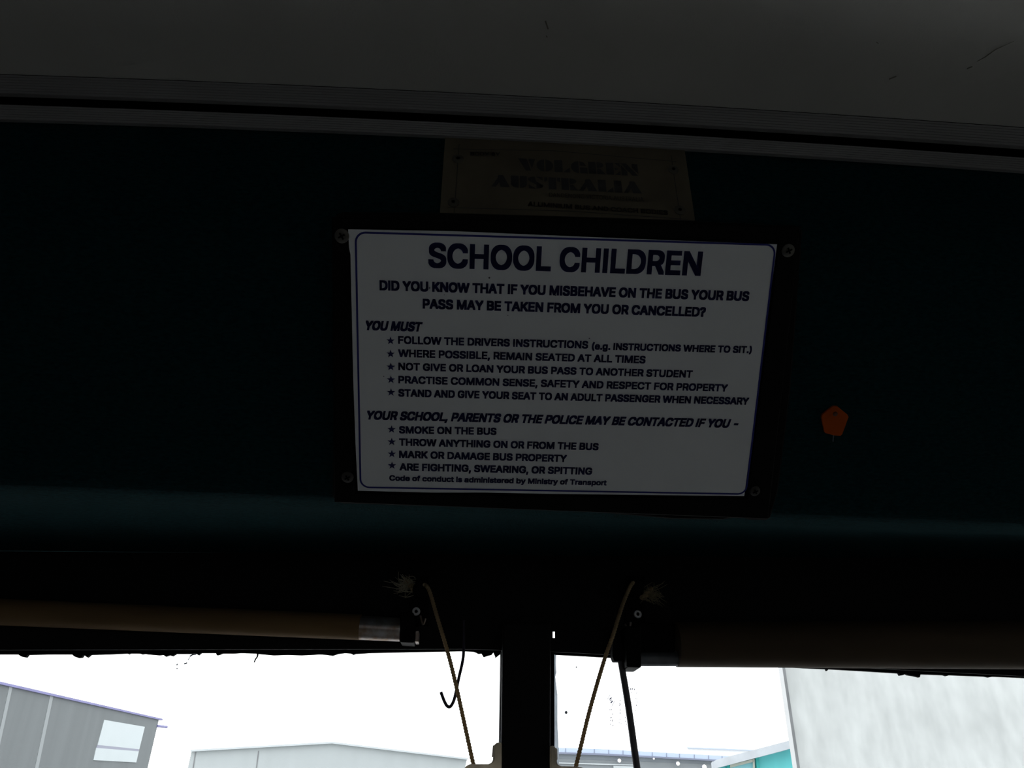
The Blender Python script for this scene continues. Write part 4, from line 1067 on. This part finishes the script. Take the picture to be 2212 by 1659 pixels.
for pts in (((225.5, 1555), (313, 1570), (301, 1618.5), (211, 1609)), ((208, 1615.5), (300, 1623), (294.5, 1647), (202, 1642))):
    MB().prism([on_shed(px, py, 0.03) for px, py in pts], -nrm * 0.03).build('window_panel', 'panelwhite', shed)
MB().prism([on_shed(px, py, 0.03) for px, py in ((211, 1609), (301, 1618.5), (300, 1623), (208, 1615.5))], -nrm * 0.03).build('transom', 'greytransom', shed)
a, b = on_shed(339, 1568, 0.03), on_shed(360, 1570.5, 0.03)
MB().tube([a, a + (b - a) * .5, b], 0.045, 10).build('gutter_spout', 'flash', shed)
for x0, x1, y0, y1 in ((112, 50, 1500, 1800), (24, -45, 1480, 1800)):
    pts = [on_shed(x0 - 3, y0, 0.02), on_shed(x0 + 4, y0, 0.02), on_shed(x1 + 4, y1, 0.02), on_shed(x1 - 4, y1, 0.02)]
    M.setdefault('palerib', mat('pale_cladding_streak', (0.272, 0.293, 0.304), 0.7))
    MB().prism(pts, -nrm * 0.02).build('pale_streak', 'palerib', shed)


def facade(pts, y, depth, foot=True):           # outline at its own distance, pushed straight back along the line of its middle
    P = [at(px, py, y) for px, py in pts]
    if foot:                                     # points below the picture stand on the ground
        for p, (px, py) in zip(P, pts):
            if py >= 1680:
                p.z = GZ
    k = sum(p.x for p in P) / len(P) / y
    return MB().prism(P, (k * depth, depth, 0))


YG = 60
gb = thing('gabled_warehouse', 'pale warehouse with low gable roof outside, behind the left rope', 'building', down(at(700, 1640, YG)))
facade([(414, 1621), (717, 1604), (1009, 1639), (1004, 1662), (1001, 1688), (404, 1688), (405, 1662)], YG, 12).build('wall', 'gable', gb)
facade([(411, 1619.5), (717, 1602), (1011, 1637.5), (1010.5, 1641), (717, 1606), (412, 1623.5)], YG - 0.35, 12.7).build('roof', 'paleline', gb)
for x0, x1 in ((421.5, 414), (557.5, 550)):
    facade([(x0, 1622), (x0 + 2.2, 1622), (x1 + 2.2, 1688), (x1, 1688)], YG - 0.03, 0.05).build('panel_joint', 'joint', gb)

YC = 14
cb = thing('concrete_building', 'tall pale stained concrete wall outside at far right', 'building', down(at(1900, 1600, YC)))
facade([(1684.5, 1378), (2700, 1340), (2700, 1900), (1759, 1900)], YC, 6).build('wall', 'concrete', cb)
facade([(1678.8, 1378), (1686.5, 1378), (1761, 1900), (1753.5, 1900)], YC - 0.10, 0.3).build('joint', 'joint', cb)
facade([(1671.8, 1378), (1680.5, 1378), (1754, 1900), (1744, 1900)], YC - 0.25, 0.5).build('corner_post', 'concretestrip', cb)

YT = 22
tb = thing('teal_cabin', 'teal cabin with pale roof fascia beside the concrete wall outside', 'building', down(at(1620, 1650, YT)))
M_ = at(1537, 1660, YT)
facade([(1542, 1656), (1640, 1633), (1740, 1610), (1740, 1700), (1545, 1700)], YT, 5).build('wall', 'teal', tb)
facade([(1539, 1646), (1548, 1641), (1690, 1603.5), (1760, 1585), (1760, 1602), (1690, 1622), (1549, 1659), (1539, 1663)], YT - 0.35, 5.7).build('roof_fascia', 'fascia', tb)
facade([(1536, 1648), (1540, 1644), (1540.5, 1690), (1536.5, 1690)], YT - 0.36, 0.2).build('downpipe', 'fascia', tb)
facade([(1632, 1637), (1639, 1635), (1641, 1700), (1634, 1700)], YT - 0.12, 0.1).build('post', 'tealdark', tb)
facade([(1570, 1651), (1576, 1650), (1577, 1700), (1571, 1700)], YT - 0.12, 0.1).build('post', 'tealdark', tb)
wf = facade([(1577, 1652), (1627, 1640), (1628, 1645.5), (1577, 1658.5)], YT - 0.14, 0.12, False)
wf.add(*(lambda m: (m.v, m.f))(facade([(1626, 1640), (1630, 1639), (1632, 1700), (1628, 1700)], YT - 0.14, 0.12, False)))
w = wf.build('window_frame', 'paleframe', tb)
facade([(1577, 1657), (1628, 1645), (1629, 1700), (1578, 1700)], YT - 0.05, 0.03, False).build('pane', 'tealglass', w)

YF = 50
lb = thing('long_depot', 'long low grey depot with pale parapet and lamps, outside right of the pillar', 'building', down(at(1400, 1650, YF)))
facade([(1120, 1623), (1620, 1643), (1620, 1690), (1120, 1690)], YF, 8).build('wall', 'greywall', lb)
pz = facade([(1120, 1612), (1300, 1618), (1620, 1636), (1620, 1646), (1300, 1628), (1120, 1623)], YF - 0.3, 1.0).build('parapet', 'parapet', lb)
facade([(1120, 1622.5), (1300, 1627.5), (1620, 1645), (1620, 1648), (1300, 1631.5), (1120, 1626)], YF - 0.35, 0.6).build('eave', 'greydark', lb)
facade([(1120, 1636), (1620, 1654), (1620, 1700), (1120, 1701)], YF - 0.05, 0.3).build('lower_wall', 'greylower', lb)
facade([(1195, 1646.5), (1370, 1651.5), (1370, 1654), (1195, 1649)], YF - 0.15, 0.2).build('gutter', 'paleline', lb)
facade([(1325, 1654), (1368, 1655.5), (1368, 1700), (1325, 1700)], YF - 0.12, 0.2).build('door_panel', 'paleline', lb)
def top_of(x):
    return 1617 + (x - 1205) * (1633 - 1617) / 330.0
for x in (1222, 1284, 1315, 1346, 1378, 1409, 1440, 1468, 1500, 1531, 1560):
    yy = 1612 + (x - 1120) / 180 * 6 if x < 1300 else 1618 + (x - 1300) / 320 * 18
    facade([(x - .5, yy + .8), (x + .5, yy + .8), (x + .5, yy + 9.5), (x - .5, yy + 9.5)], YF - 0.33, 0.05).build('parapet_joint', 'greydark', pz)
for px, py, r, d in ((1337.5, 1643, 3.4, 1), (1464, 1649.5, 3.6, 1), (1521, 1657, 4.5, 1), (1412, 1639, 1.6, 1)):
    c = at(px, py, YF - 0.5)
    h = MB().disc(c + Vector((0, 0.12, 0)), (0, -1, 0), r * 0.030, 0.16, 14).build('lamp', 'greydark', lb)
    MB().disc(c - Vector((0, 0.045, 0)), (0, -1, 0), r * 0.0295, 0.03, 14, dome=0.03).build('lamp_glass', 'lamp', h, smooth=True)
YQ = 85
db = thing('distant_building', 'very pale distant building with a thin roof edge above the depot parapet', 'building', down(at(1560, 1640, YQ)))
facade([(1486, 1616), (1560, 1618.5), (1700, 1625), (1700, 1680), (1486, 1680)], YQ, 10).build('wall', 'whitewall', db)
facade([(1484, 1613.8), (1560, 1616.6), (1704, 1623), (1704, 1625.4), (1560, 1619), (1484, 1616.2)], YQ - 0.3, 10.6).build('roof_edge', 'parapet', db)
